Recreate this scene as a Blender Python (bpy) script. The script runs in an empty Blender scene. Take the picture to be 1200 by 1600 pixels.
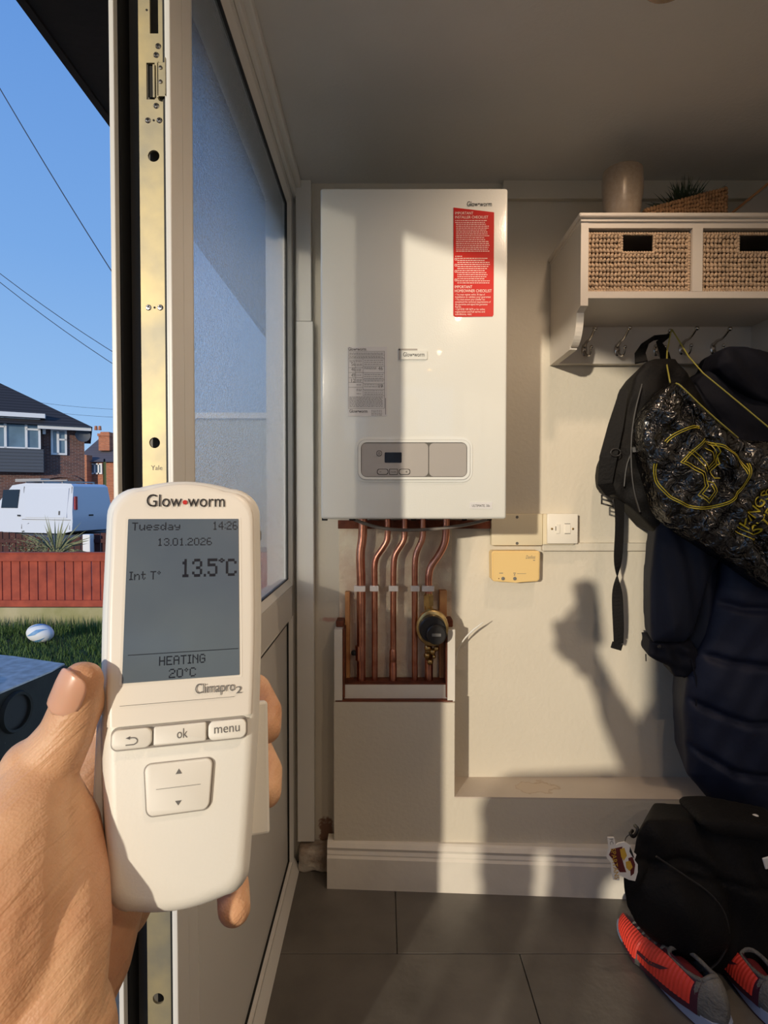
import bpy, bmesh, math, random
import numpy as np
from mathutils import Vector, Matrix, noise
from mathutils.bvhtree import BVHTree
random.seed(7); rng = np.random.default_rng(7)
V = Vector; PI = math.pi
SC = bpy.context.scene; COL = SC.collection

# ------------------------------------------------------------------ camera, world, sun, lamps, exposure
F = 900.0
PITCH = math.atan(21/F)
cd = bpy.data.cameras.new('camera'); cam = bpy.data.objects.new('camera', cd); COL.objects.link(cam)
cd.sensor_fit = 'VERTICAL'; cd.sensor_height = 36; cd.sensor_width = 27; cd.lens = F/1600*36
cd.clip_start = 0.01; cd.clip_end = 400
cam.rotation_euler = (PI/2-PITCH, 0, 0); SC.camera = cam

def srgb(r, g, b):
    f = lambda c: (c/255/12.92) if c/255 <= .04045 else ((c/255+.055)/1.055)**2.4
    return (f(r), f(g), f(b), 1)

w = bpy.data.worlds.new('sky'); SC.world = w; w.use_nodes = True
nt = w.node_tree; bg = nt.nodes['Background']
tc = nt.nodes.new('ShaderNodeTexCoord'); sp = nt.nodes.new('ShaderNodeSeparateXYZ'); cr = nt.nodes.new('ShaderNodeValToRGB')
nt.links.new(tc.outputs['Generated'], sp.inputs[0]); nt.links.new(sp.outputs['Z'], cr.inputs[0]); nt.links.new(cr.outputs[0], bg.inputs[0])
el = cr.color_ramp.elements
el[0].position = 0.0; el[0].color = srgb(178, 208, 236)
el[1].position = 1.0; el[1].color = srgb(70, 120, 195)
for p_, c_ in ((.12, srgb(148, 190, 236)), (.35, srgb(120, 168, 228)), (.62, srgb(98, 148, 218))):
    e_ = el.new(p_); e_.color = c_
bg.inputs[1].default_value = 1.02

AZ = math.radians(26.5); EL = math.radians(9.0)
SUN = V((math.sin(AZ)*math.cos(EL), math.cos(AZ)*math.cos(EL), -math.sin(EL)))
sl = bpy.data.lights.new('sun', 'SUN'); so = bpy.data.objects.new('sun', sl); COL.objects.link(so)
sl.energy = 2.65; sl.color = (1.0, .88, .69); sl.angle = math.radians(1.3)
so.rotation_euler = SUN.to_track_quat('-Z', 'Y').to_euler()
LAMPS = [(.487, 1.0), (.48, .107), (.48, -.8), (.48, -1.7)]     # ceiling downlights; the rear two are unseen, added for fill light
LAMP_W = 11.0
SC.view_settings.view_transform = 'Standard'; SC.view_settings.look = 'None'
SC.view_settings.gamma = 1; SC.view_settings.use_curve_mapping = False
SC.view_settings.exposure = 0.0

# ------------------------------------------------------------------ helpers
cp, sp_ = math.cos(PITCH), math.sin(PITCH)
def P(px, py, Y):
    """world point seen at pixel (px,py) at distance Y along the room"""
    a = (px-600)/F; b = (800-py)/F
    d = V((a, cp+b*sp_, b*cp-sp_)); return d*(Y/d.y)
def ZF(py, Y): return P(600, py, Y).z
def XF(px, Y): return (px-600)/F*Y

def wm(o):
    m = o.matrix_basis.copy()
    while o.parent: o = o.parent; m = o.matrix_basis @ m
    return m
def tag(o, label=None, cat=None, group=None, kind=None):
    if label: o['label'] = label
    if cat: o['category'] = cat
    if group: o['group'] = group
    if kind: o['kind'] = kind
    return o
def thing(name, label, cat, loc=(0, 0, 0), rot=None, group=None):
    o = bpy.data.objects.new(name, None); COL.objects.link(o)
    if isinstance(rot, Matrix): o.matrix_basis = Matrix.Translation(loc) @ rot.to_4x4()
    else:
        o.location = loc
        if rot: o.rotation_euler = rot
    o.empty_display_size = .03
    return tag(o, label, cat, group)

class MB:
    def __init__(s): s.bm = bmesh.new()
    def add(s, vs, fs, M=None):
        v = [s.bm.verts.new(M @ V(q) if M else V(q)) for q in vs]
        for f in fs:
            try: s.bm.faces.new([v[i] for i in f])
            except ValueError: pass
        return v
    def box(s, x0, x1, y0, y1, z0, z1, bev=0, seg=2, M=None):
        b = bmesh.new(); bmesh.ops.create_cube(b, size=1)
        for q in b.verts: q.co = V(((x0+x1)/2+q.co.x*(x1-x0), (y0+y1)/2+q.co.y*(y1-y0), (z0+z1)/2+q.co.z*(z1-z0)))
        if bev: bmesh.ops.bevel(b, geom=b.edges[:], offset=bev, segments=seg, affect='EDGES', profile=.5)
        s.merge(b, M); return s
    def merge(s, b, M=None):
        if M: b.transform(M)
        b.verts.index_update(); v = [s.bm.verts.new(q.co) for q in b.verts]
        for f in b.faces:
            try:
                g = s.bm.faces.new([v[q.index] for q in f.verts]); g.smooth = f.smooth
            except ValueError: pass
        b.free()
    def cyl(s, p0, p1, r0, r1=None, n=20, caps=True):
        r1 = r0 if r1 is None else r1
        p0, p1 = V(p0), V(p1); d = (p1-p0).normalized(); q = d.to_track_quat('Z', 'Y')
        A = [p0 + q @ V((r0*math.cos(t), r0*math.sin(t), 0)) for t in [2*PI*i/n for i in range(n)]]
        B = [p1 + q @ V((r1*math.cos(t), r1*math.sin(t), 0)) for t in [2*PI*i/n for i in range(n)]]
        fs = [(i, (i+1) % n, n+(i+1) % n, n+i) for i in range(n)]
        if caps: fs += [tuple(range(n))[::-1], tuple(range(n, 2*n))]
        s.add(A+B, fs); return s
    def tube(s, pts, r, n=10, smooth=0, caps=True, flat=1.0):
        pts = [V(p) for p in pts]; rs = r if isinstance(r, (list, tuple)) else [r]*len(pts)
        for _ in range(smooth):
            a = [pts[0]]; b = [rs[0]]
            for i in range(len(pts)-1):
                a += [pts[i]*.75+pts[i+1]*.25, pts[i]*.25+pts[i+1]*.75]; b += [rs[i]*.75+rs[i+1]*.25, rs[i]*.25+rs[i+1]*.75]
            a.append(pts[-1]); b.append(rs[-1]); pts, rs = a, b
        rings = []; up = None; m = len(pts)
        for i, p in enumerate(pts):
            t = (pts[min(i+1, m-1)]-pts[max(i-1, 0)]).normalized()
            if up is None: up = t.orthogonal().normalized()
            up = (up - t*up.dot(t)); up = up.normalized() if up.length > 1e-6 else t.orthogonal().normalized()
            sd = t.cross(up)
            rings.append([p + (up*math.cos(2*PI*k/n)*flat + sd*math.sin(2*PI*k/n))*rs[i] for k in range(n)])
        vs = [q for R_ in rings for q in R_]
        fs = [(i*n+k, i*n+(k+1) % n, (i+1)*n+(k+1) % n, (i+1)*n+k) for i in range(m-1) for k in range(n)]
        if caps: fs += [tuple(range(n))[::-1], tuple(range((m-1)*n, m*n))]
        s.add(vs, fs); return s
    def ball(s, c, r, u=14, v=10, M=None):
        r = (r, r, r) if not hasattr(r, '__len__') else r
        b = bmesh.new(); bmesh.ops.create_uvsphere(b, u_segments=u, v_segments=v, radius=1)
        b.transform(Matrix.Translation(V(c)) @ (M.to_4x4() if M else Matrix()) @ Matrix.Diagonal((*r, 1)))
        s.merge(b); return s
    def prism(s, poly, a0, a1, axis='y', M=None):
        n = len(poly)
        f = {'y': lambda p, a: (p[0], a, p[1]), 'x': lambda p, a: (a, p[0], p[1]), 'z': lambda p, a: (p[0], p[1], a)}[axis]
        vs = [f(p, a0) for p in poly]+[f(p, a1) for p in poly]
        fs = [(i, (i+1) % n, n+(i+1) % n, n+i) for i in range(n)]+[tuple(range(n))[::-1], tuple(range(n, 2*n))]
        s.add(vs, fs, M); return s
    def lathe(s, prof, c, n=32, axis='z'):
        c = V(c); vs = []; m = len(prof)
        for r, h in prof:
            for k in range(n):
                t = 2*PI*k/n; a, b = r*math.cos(t), r*math.sin(t)
                vs.append(c + (V((a, b, h)) if axis == 'z' else V((a, h, b))))
        fs = [(i*n+k, i*n+(k+1) % n, (i+1)*n+(k+1) % n, (i+1)*n+k) for i in range(m-1) for k in range(n)]
        s.add(vs, fs); return s
    def build(s, name, mat, parent=None, smooth=False, label=None, cat=None, group=None, kind=None):
        bmesh.ops.recalc_face_normals(s.bm, faces=s.bm.faces[:])
        if parent: s.bm.transform(wm(parent).inverted())
        me = bpy.data.meshes.new(name); s.bm.to_mesh(me); s.bm.free()
        return link(name, me, mat, parent, smooth, label, cat, group, kind)
def link(name, me, mat, parent=None, smooth=False, label=None, cat=None, group=None, kind=None):
    o = bpy.data.objects.new(name, me); COL.objects.link(o)
    if parent: o.parent = parent
    if mat: me.materials.clear(); me.materials.append(mat)
    if smooth:
        me.polygons.foreach_set('use_smooth', [True]*len(me.polygons))
        if smooth == 'auto':
            try: me.set_sharp_from_angle(angle=math.radians(38))
            except Exception: pass
    return tag(o, label, cat, group, kind)
def rrect(x0, x1, z0, z1, r, n=6):
    out = []
    for cx, cz, a in ((x1-r, z1-r, 0), (x0+r, z1-r, 90), (x0+r, z0+r, 180), (x1-r, z0+r, 270)):
        for i in range(n+1):
            t = math.radians(a+90*i/n); out.append((cx+r*math.cos(t), cz+r*math.sin(t)))
    return out
def circ(cx, cz, r, n=24, rz=None): return [(cx+r*math.cos(2*PI*i/n), cz+(rz or r)*math.sin(2*PI*i/n)) for i in range(n)]
def pxpoly(pts, Y):
    q = [P(a, b, Y) for a, b in pts]; return [(p.x, p.z) for p in q]
def pxbox(mb, x0, y0, x1, y1, Y0, Y1, bev=0, ref=None):
    """box whose front face (at Y0) covers the pixel rectangle"""
    a = P(x0, y0, ref or Y0); b = P(x1, y1, ref or Y0); return mb.box(a.x, b.x, Y0, Y1, b.z, a.z, bev)
def ring(mb, poly_o, poly_i, y0, y1):
    n = len(poly_o); vs = [(p[0], y, p[1]) for y in (y0, y1) for pl in (poly_o, poly_i) for p in pl]; fs = []
    for i in range(n):
        j = (i+1) % n
        fs += [(i, j, n+j, n+i), (2*n+i, 3*n+i, 3*n+j, 2*n+j), (i, 2*n+i, 2*n+j, j), (n+i, n+j, 3*n+j, 3*n+i)]
    mb.add(vs, fs); return mb
def evalmods(o):
    dg = bpy.context.evaluated_depsgraph_get(); dg.update()
    me = bpy.data.meshes.new_from_object(o.evaluated_get(dg)); return me
def voxel(mb, vox, iters=6, fac=.5):
    """union of the closed shapes in mb as one continuous skin"""
    bmesh.ops.recalc_face_normals(mb.bm, faces=mb.bm.faces[:])
    me = bpy.data.meshes.new('tmp'); mb.bm.to_mesh(me); mb.bm.free()
    o = bpy.data.objects.new('tmp', me); COL.objects.link(o)
    r = o.modifiers.new('r', 'REMESH'); r.mode = 'VOXEL'; r.voxel_size = vox; r.adaptivity = 0
    if iters: s = o.modifiers.new('s', 'SMOOTH'); s.iterations = iters; s.factor = fac
    out = evalmods(o); bpy.data.objects.remove(o); bpy.data.meshes.remove(me); return out
def getco(me):
    a = np.empty(len(me.vertices)*3); me.vertices.foreach_get('co', a); return a.reshape(-1, 3)
def setco(me, a): me.vertices.foreach_set('co', a.astype(np.float64).ravel()); me.update()
def getno(me):
    a = np.empty(len(me.vertices)*3); me.vertices.foreach_get('normal', a); return a.reshape(-1, 3)
def tolocal(me, parent):
    if parent: me.transform(wm(parent).inverted())
    return me
def edgedist(xy, poly):
    p = np.array(poly); d = np.full(len(xy), 1e9)
    for i in range(len(p)):
        a, b = p[i], p[(i+1) % len(p)]; ab = b-a; t = np.clip(((xy-a)@ab)/(ab@ab+1e-12), 0, 1)
        d = np.minimum(d, np.linalg.norm(xy-(a+t[:, None]*ab), axis=1))
    return d
def puff(poly, y0, y1, vox=.006, iters=8, bulge=.03, soft=.05, fold=None, taper=None):
    """closed padded shape from an outline in the x-z plane between depths y0 (front) and y1"""
    mb = MB(); mb.prism(poly, y0, y1, 'y'); me = voxel(mb, vox, iters)
    a = getco(me); d = edgedist(a[:, [0, 2]], poly)
    k = 1-np.exp(-d/soft); front = np.clip(((y0+y1)/2-a[:, 1])/((y1-y0)/2), 0, 1)
    a[:, 1] -= bulge*k*front
    if fold is not None: a[:, 1] -= fold(a[:, 0], a[:, 2])*front*np.clip(d/.02, 0.15, 1)
    if taper is not None:   # the back is smaller than the front, towards (cx, cz)
        cx, cz, ax, az = taper; f = np.clip((a[:, 1]-y0)/(y1-y0), 0, 1); a[:, 0] = cx+(a[:, 0]-cx)*(1-ax*f); a[:, 2] = cz+(a[:, 2]-cz)*(1-az*f)
    setco(me, a); return me
def bvh(me): return BVHTree.FromPolygons([v.co.copy() for v in me.vertices], [tuple(p.vertices) for p in me.polygons])
def drape(bm_, tree, off=.002, y=0):
    for v in bm_.verts:
        d = v.co.y
        h = tree.ray_cast(V((v.co.x, y, v.co.z)), V((0, 1, 0)))
        v.co.y = (h[0].y if h[0] else d) - off

FONTC = {}
def textmesh(s, width=None, height=None, align='CENTER', res=2, shear=0, extr=0, space=1.0):
    c = bpy.data.curves.new('t', 'FONT'); c.body = s; c.size = 1; c.resolution_u = res; c.align_x = 'LEFT'; c.shear = shear
    c.fill_mode = 'FRONT' if not extr else 'BOTH'; c.extrude = extr; c.space_character = space
    o = bpy.data.objects.new('t', c); COL.objects.link(o); me = evalmods(o); bpy.data.objects.remove(o); bpy.data.curves.remove(c)
    a = getco(me)
    if len(a) == 0: return me
    x0, x1 = a[:, 0].min(), a[:, 0].max(); wdt = x1-x0
    sx = width/wdt if width else height; sy = height if height else sx
    a[:, 0] = (a[:, 0]-x0-(wdt/2 if align == 'CENTER' else (wdt if align == 'RIGHT' else 0)))*sx; a[:, 1] *= sy; setco(me, a); return me
FRONT = Matrix(((1, 0, 0), (0, 0, 1), (0, 1, 0))).to_4x4(); FRONT[1][2] = -1   # text plane facing the camera side (-Y)
def text(s, M, mat, name='lettering', parent=None, **k):
    me = textmesh(s, **k); me.transform(M); tolocal(me, parent)
    return link(name, me, mat, parent)
def addmesh(mb, me, M=None):
    b = bmesh.new(); b.from_mesh(me); mb.merge(b, M); bpy.data.meshes.remove(me)

# ------------------------------------------------------------------ materials
def mat(name, col, rough=.5, metal=0, bump=0, bscale=60, var=0, vscale=8, spec=.5, sss=0, coat=0, col2=None, detail=4, emit=None, estr=0, trans=0):
    m = bpy.data.materials.new(name); m.use_nodes = True; t = m.node_tree; b = t.nodes['Principled BSDF']
    b.inputs['Base Color'].default_value = col; b.inputs['Roughness'].default_value = rough; b.inputs['Metallic'].default_value = metal
    b.inputs['Specular IOR Level'].default_value = spec; b.inputs['Coat Weight'].default_value = coat; b.inputs['Coat Roughness'].default_value = .035; b.inputs['Transmission Weight'].default_value = trans
    if sss: b.inputs['Subsurface Weight'].default_value = sss; b.inputs['Subsurface Radius'].default_value = (.012, .005, .003); b.inputs['Subsurface Scale'].default_value = .4
    if emit: b.inputs['Emission Color'].default_value = emit; b.inputs['Emission Strength'].default_value = estr
    tc = t.nodes.new('ShaderNodeTexCoord')
    if var or col2:
        n = t.nodes.new('ShaderNodeTexNoise'); n.inputs['Scale'].default_value = vscale; n.inputs['Detail'].default_value = detail
        t.links.new(tc.outputs['Object'], n.inputs['Vector'])
        r = t.nodes.new('ShaderNodeValToRGB'); r.color_ramp.elements[0].position = .35; r.color_ramp.elements[1].position = .68
        c2 = col2 or tuple(c*(1-var) for c in col[:3])+(1,)
        r.color_ramp.elements[0].color = c2; r.color_ramp.elements[1].color = col
        t.links.new(n.outputs['Fac'], r.inputs[0]); t.links.new(r.outputs[0], b.inputs['Base Color'])
    if bump:
        n = t.nodes.new('ShaderNodeTexNoise'); n.inputs['Scale'].default_value = bscale; n.inputs['Detail'].default_value = detail
        t.links.new(tc.outputs['Object'], n.inputs['Vector'])
        bp = t.nodes.new('ShaderNodeBump'); bp.inputs['Strength'].default_value = bump; bp.inputs['Distance'].default_value = .01
        t.links.new(n.outputs['Fac'], bp.inputs['Height']); t.links.new(bp.outputs[0], b.inputs['Normal'])
    return m
def nodes(m): return m.node_tree, m.node_tree.nodes, m.node_tree.links, m.node_tree.nodes['Principled BSDF']
def patch(m, col, center, radius, nscale=25, soft=.4, amount=1.0):
    """adds a stain of its own shape to the base colour around a point"""
    t, N, L, b = nodes(m)
    tc = N.new('ShaderNodeTexCoord'); vd = N.new('ShaderNodeVectorMath'); vd.operation = 'SUBTRACT'; vd.inputs[1].default_value = center
    vs = N.new('ShaderNodeVectorMath'); vs.operation = 'DIVIDE'; vs.inputs[1].default_value = radius
    ln = N.new('ShaderNodeVectorMath'); ln.operation = 'LENGTH'
    L.new(tc.outputs['Object'], vd.inputs[0]); L.new(vd.outputs[0], vs.inputs[0]); L.new(vs.outputs[0], ln.inputs[0])
    n = N.new('ShaderNodeTexNoise'); n.inputs['Scale'].default_value = nscale; n.inputs['Detail'].default_value = 5; L.new(tc.outputs['Object'], n.inputs['Vector'])
    ad = N.new('ShaderNodeMath'); ad.operation = 'MULTIPLY_ADD'; ad.inputs[1].default_value = 1.6; ad.inputs[2].default_value = -.8
    L.new(n.outputs['Fac'], ad.inputs[0])
    a2 = N.new('ShaderNodeMath'); a2.operation = 'ADD'; L.new(ln.outputs['Value'], a2.inputs[0]); L.new(ad.outputs[0], a2.inputs[1])
    mr = N.new('ShaderNodeMapRange'); mr.inputs['From Min'].default_value = 1-soft; mr.inputs['From Max'].default_value = 1; mr.inputs['To Min'].default_value = amount; mr.inputs['To Max'].default_value = 0
    L.new(a2.outputs[0], mr.inputs[0])
    mx = N.new('ShaderNodeMix'); mx.data_type = 'RGBA'; mx.inputs['B'].default_value = col
    L.new(mr.outputs[0], mx.inputs['Factor'])
    src = b.inputs['Base Color'].links[0].from_socket if b.inputs['Base Color'].links else None
    if src: L.new(src, mx.inputs['A'])
    else: mx.inputs['A'].default_value = b.inputs['Base Color'].default_value
    L.new(mx.outputs['Result'], b.inputs['Base Color']); return m

M = {}
M['paint'] = mat('wall_paint', srgb(212, 204, 188), .55, bump=.12, bscale=90, var=.05, vscale=4)
M['ceil'] = mat('ceiling_paint', srgb(214, 212, 208), .7, bump=.1, bscale=120, var=.03)
M['upvc'] = mat('white_frame_plastic', srgb(224, 221, 215), .35, bump=.02, bscale=30)
M['skirt'] = mat('white_gloss_paint', srgb(224, 218, 208), .35, bump=.15, bscale=25, var=.06, vscale=14)
M['ledge'] = mat('ledge_paint', srgb(205, 192, 178), .5, bump=.1, bscale=40, var=.08)
M['black'] = mat('black_rubber', srgb(14, 14, 15), .6)
M['dark'] = mat('dark_void', srgb(30, 28, 27), .8)
M['groove'] = mat('groove_and_shade_grey', srgb(96, 92, 86), .5)  # grey for joints and backings, and for painted shade in the window rebate
M['boiler'] = mat('white_enamel', srgb(226, 226, 220), .17, bump=.04, bscale=300, spec=.5, coat=.6)
M['silver'] = mat('silver_plastic', srgb(172, 166, 160), .38, metal=.25, bump=.02, bscale=200)
M['lcdblack'] = mat('black_display', srgb(22, 26, 36), .15, var=.3, vscale=60)
M['red'] = mat('red_sticker_film', srgb(196, 38, 34), .3)
M['white'] = mat('white_print', srgb(240, 225, 215), .5)
M['ink'] = mat('black_print', srgb(28, 27, 28), .5)
M['greyink'] = mat('grey_print', srgb(112, 110, 108), .5)
M['reddot'] = mat('red_print', srgb(200, 40, 38), .5)
M['labelw'] = mat('label_film', srgb(214, 212, 212), .45)
M['copper'] = mat('copper', srgb(222, 160, 134), .3, metal=1, bump=.04, bscale=80, col2=srgb(184, 118, 96), vscale=22)
M['brass'] = mat('brass', srgb(222, 192, 130), .28, metal=1, bump=.04, bscale=60, col2=srgb(170, 136, 84), vscale=30)
M['blackplastic'] = mat('black_plastic', srgb(38, 36, 36), .4, bump=.03, bscale=80)
M['clip'] = mat('pipe_clip_plastic', srgb(226, 216, 210), .5)
M['board'] = mat('old_plaster_board', srgb(232, 222, 198), .7, bump=.5, bscale=45, col2=srgb(214, 192, 168), vscale=16)
patch(M['board'], srgb(176, 120, 92), (XF(605, 1.62), 1.62, ZF(870, 1.62)), (.035, 1, .05), 60, .6, .5)
patch(M['board'], srgb(170, 110, 80), (XF(640, 1.62), 1.62, ZF(830, 1.62)), (.12, 1, .015), 70, .6, .6)
M['batten'] = mat('timber_batten', srgb(214, 160, 104), .65, bump=.1, bscale=40, col2=srgb(184, 124, 76), vscale=20)
M['rust'] = mat('raw_brown_wood', srgb(120, 62, 38), .8, bump=.3, bscale=80, var=.4, vscale=30)
M['cream'] = mat('cream_plastic', srgb(218, 206, 178), .45)
M['switch'] = mat('white_switch_plastic', srgb(232, 226, 214), .3)
M['amber'] = mat('yellowed_plastic', srgb(228, 196, 134), .4)
M['shelf'] = mat('white_shelf_paint', srgb(216, 208, 198), .45, bump=.05, bscale=50)
M['steel'] = mat('brushed_nickel', srgb(196, 190, 184), .22, metal=1)
M['wicker'] = mat('pale_paper_rope', srgb(214, 186, 156), .8, bump=.6, bscale=300, var=.2, vscale=40)
M['rope'] = mat('brown_rope', srgb(172, 132, 94), .85, bump=.5, bscale=200, var=.4, vscale=60)
M['basketin'] = mat('basket_inside', srgb(96, 74, 54), .9)
M['vase'] = mat('speckled_stoneware', srgb(160, 146, 130), .3, bump=.05, bscale=200, col2=srgb(150, 135, 119), vscale=120)
M['leaf'] = mat('dark_green_leaf', srgb(46, 66, 42), .5, var=.4, vscale=30)
M['wood'] = mat('oak_wood', srgb(176, 128, 84), .5, bump=.1, bscale=30, col2=srgb(140, 96, 60), vscale=12)
M['picture'] = mat('grey_board', srgb(150, 146, 142), .6)
M['nylon'] = mat('black_nylon', srgb(17, 15, 15), .75, spec=.25, bump=.25, bscale=160, var=.2, vscale=12)
M['webbing'] = mat('black_webbing', srgb(20, 18, 18), .8, spec=.25, bump=.4, bscale=400)
M['navy'] = mat('navy_shell_fabric', srgb(24, 30, 48), .65, spec=.3, bump=.15, bscale=30, var=.15, vscale=8)
M['navy2'] = mat('dark_navy_fabric', srgb(22, 24, 36), .75, spec=.25, bump=.2, bscale=50, var=.2, vscale=10)
M['puffer'] = mat('navy_quilted_nylon', srgb(27, 33, 54), .6, spec=.3, bump=.2, bscale=22, var=.12, vscale=9)
M['cord'] = mat('yellow_green_cord', srgb(168, 160, 70), .6)
M['yellow'] = mat('yellow_print', srgb(196, 180, 40), .5)
M['gold'] = mat('gold_print', srgb(206, 164, 60), .5)
M['maroon'] = mat('maroon_print', srgb(92, 30, 32), .5)
M['tagwhite'] = mat('tag_plastic', srgb(228, 224, 218), .4)
M['shoered'] = mat('red_sole_rubber', srgb(226, 66, 50), .5, bump=.1, bscale=60)
M['shoegrey'] = mat('grey_knit', srgb(120, 118, 114), .8, bump=.5, bscale=180, var=.3, vscale=30)
M['shoeblue'] = mat('pale_blue_foam', srgb(150, 162, 190), .55)
M['purple'] = mat('plum_rubber', srgb(72, 30, 48), .5)
M['lining'] = mat('crimson_lining', srgb(110, 24, 34), .8)
M['case'] = mat('white_controller_plastic', srgb(240, 238, 230), .42, bump=.04, bscale=900)
M['caseface'] = mat('controller_face_plastic', srgb(236, 230, 220), .35)
M['button'] = mat('button_plastic', srgb(240, 237, 228), .42)
M['lcd'] = mat('lcd_glass', srgb(104, 116, 126), .12, spec=.6, col2=srgb(90, 102, 118), vscale=12)
M['lcdink'] = mat('lcd_segments', srgb(22, 27, 40), .3)
M['skin'] = mat('skin', srgb(230, 184, 144), .5, sss=.15, col2=srgb(210, 156, 118), vscale=30, bump=0)
M['nail'] = mat('fingernail', srgb(224, 170, 142), .3, sss=.2)
M['denim'] = mat('dark_denim', srgb(40, 48, 66), .8, bump=.3, bscale=200)
M['jacket'] = mat('dark_work_jacket', srgb(38, 38, 42), .8, bump=.2, bscale=60)
M['hair'] = mat('brown_hair', srgb(60, 44, 34), .7, bump=.5, bscale=120)
M['fascia'] = mat('dark_brown_soffit', srgb(38, 28, 24), .6, bump=.3, bscale=12, var=.3, vscale=5)
M['fence'] = mat('red_stained_timber', srgb(176, 76, 52), .75, bump=.2, bscale=30, col2=srgb(146, 58, 40), vscale=7)
M['darkfence'] = mat('dark_red_timber', srgb(84, 40, 36), .75, var=.3, vscale=6)
M['concrete'] = mat('mossy_concrete', srgb(188, 176, 138), .9, bump=.4, bscale=20, col2=srgb(150, 146, 96), vscale=3)
M['soil'] = mat('lawn_soil', srgb(66, 78, 38), .95, bump=.6, bscale=25, var=.4, vscale=6)
M['grass'] = mat('grass_blades', srgb(92, 118, 52), .7, col2=srgb(62, 88, 34), vscale=4)
M['tarmac'] = mat('tarmac', srgb(96, 96, 98), .9, bump=.3, bscale=30, var=.2)
M['van'] = mat('white_van_paint', srgb(216, 220, 228), .25, coat=.3)
M['glassdark'] = mat('dark_glass', srgb(24, 28, 34), .08, spec=.6)
M['winglass'] = mat('house_window_glass', srgb(110, 134, 150), .08, spec=.8, var=.3, vscale=1.5)
M['housewhite'] = mat('white_house_trim', srgb(232, 232, 232), .5)
M['cladding'] = mat('grey_cladding', srgb(82, 88, 98), .7)
M['gravel'] = mat('paving', srgb(140, 134, 122), .9, bump=.4, bscale=15, var=.2)
M['alu'] = mat('scuffed_black_paint', srgb(40, 43, 40), .62, spec=.3, bump=.1, bscale=40, col2=srgb(30, 32, 31), vscale=18)
M['galv'] = mat('galvanised_sheet', srgb(186, 190, 196), .45, metal=.5, bump=.02, bscale=20, col2=srgb(150, 150, 152), vscale=30)
M['cable'] = mat('grey_cable', srgb(130, 122, 116), .5)
M['wcable'] = mat('white_cable', srgb(232, 230, 224), .4)
M['wire'] = mat('overhead_cable', srgb(50, 58, 74), .8)

def brickmat(name, c1, c2, mortar, scale=1.0):
    m = mat(name, c1, .9); t, N, L, b = nodes(m)
    tc = N.new('ShaderNodeTexCoord'); mp = N.new('ShaderNodeMapping'); mp.inputs['Rotation'].default_value = (PI/2, 0, 0)
    br = N.new('ShaderNodeTexBrick'); br.inputs['Color1'].default_value = c1; br.inputs['Color2'].default_value = c2; br.inputs['Mortar'].default_value = mortar
    br.inputs['Scale'].default_value = scale; br.inputs['Brick Width'].default_value = .225; br.inputs['Row Height'].default_value = .075; br.inputs['Mortar Size'].default_value = .008
    L.new(tc.outputs['Object'], mp.inputs[0]); L.new(mp.outputs[0], br.inputs['Vector']); L.new(br.outputs['Color'], b.inputs['Base Color']); return m
M['brick'] = brickmat('brown_brick', srgb(122, 80, 68), srgb(88, 60, 56), srgb(136, 124, 118))
M['obrick'] = brickmat('orange_brick', srgb(196, 116, 78), srgb(170, 92, 60), srgb(176, 150, 126))
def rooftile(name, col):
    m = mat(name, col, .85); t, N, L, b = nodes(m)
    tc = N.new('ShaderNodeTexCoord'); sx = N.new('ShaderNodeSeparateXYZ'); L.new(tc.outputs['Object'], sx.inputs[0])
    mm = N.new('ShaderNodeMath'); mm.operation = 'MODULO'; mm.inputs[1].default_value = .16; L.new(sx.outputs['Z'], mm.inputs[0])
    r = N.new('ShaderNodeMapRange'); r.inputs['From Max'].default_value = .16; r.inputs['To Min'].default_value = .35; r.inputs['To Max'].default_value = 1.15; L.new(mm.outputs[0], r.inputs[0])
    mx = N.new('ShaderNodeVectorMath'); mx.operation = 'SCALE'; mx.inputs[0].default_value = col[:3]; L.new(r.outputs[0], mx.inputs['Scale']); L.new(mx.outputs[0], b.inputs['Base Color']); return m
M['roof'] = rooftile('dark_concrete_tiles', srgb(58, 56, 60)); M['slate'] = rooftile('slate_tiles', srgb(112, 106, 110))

# floor tile: grey stone look
m = mat('grey_stone_tile', srgb(112, 107, 101), .42, bump=.15, bscale=35, col2=srgb(86, 82, 77), vscale=5, detail=8); M['tile'] = m
# obscure glass
m = bpy.data.materials.new('stippled_obscure_glass'); m.use_nodes = True; t, N, L, b = nodes(m); M['obscure'] = m
b.inputs['Base Color'].default_value = (.93, .97, 1, 1); b.inputs['Roughness'].default_value = .22; b.inputs['Transmission Weight'].default_value = 1; b.inputs['IOR'].default_value = 1.45
tl = N.new('ShaderNodeBsdfTranslucent'); tl.inputs[0].default_value = (.85, .88, .9, 1); mxs = N.new('ShaderNodeMixShader'); mxs.inputs[0].default_value = .02
tc = N.new('ShaderNodeTexCoord'); vo = N.new('ShaderNodeTexNoise'); vo.inputs['Scale'].default_value = 260; vo.inputs['Detail'].default_value = 1
bp = N.new('ShaderNodeBump'); bp.inputs['Strength'].default_value = .5; bp.inputs['Distance'].default_value = .004
L.new(tc.outputs['Object'], vo.inputs['Vector']); L.new(vo.outputs['Fac'], bp.inputs['Height']); L.new(bp.outputs[0], b.inputs['Normal'])
tr = N.new('ShaderNodeBsdfTransparent'); mx2 = N.new('ShaderNodeMixShader'); mx2.inputs[0].default_value = .42
L.new(b.outputs[0], mxs.inputs[1]); L.new(tl.outputs[0], mxs.inputs[2]); L.new(mxs.outputs[0], mx2.inputs[1]); L.new(tr.outputs[0], mx2.inputs[2]); L.new(mx2.outputs[0], N['Material Output'].inputs['Surface'])
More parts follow.
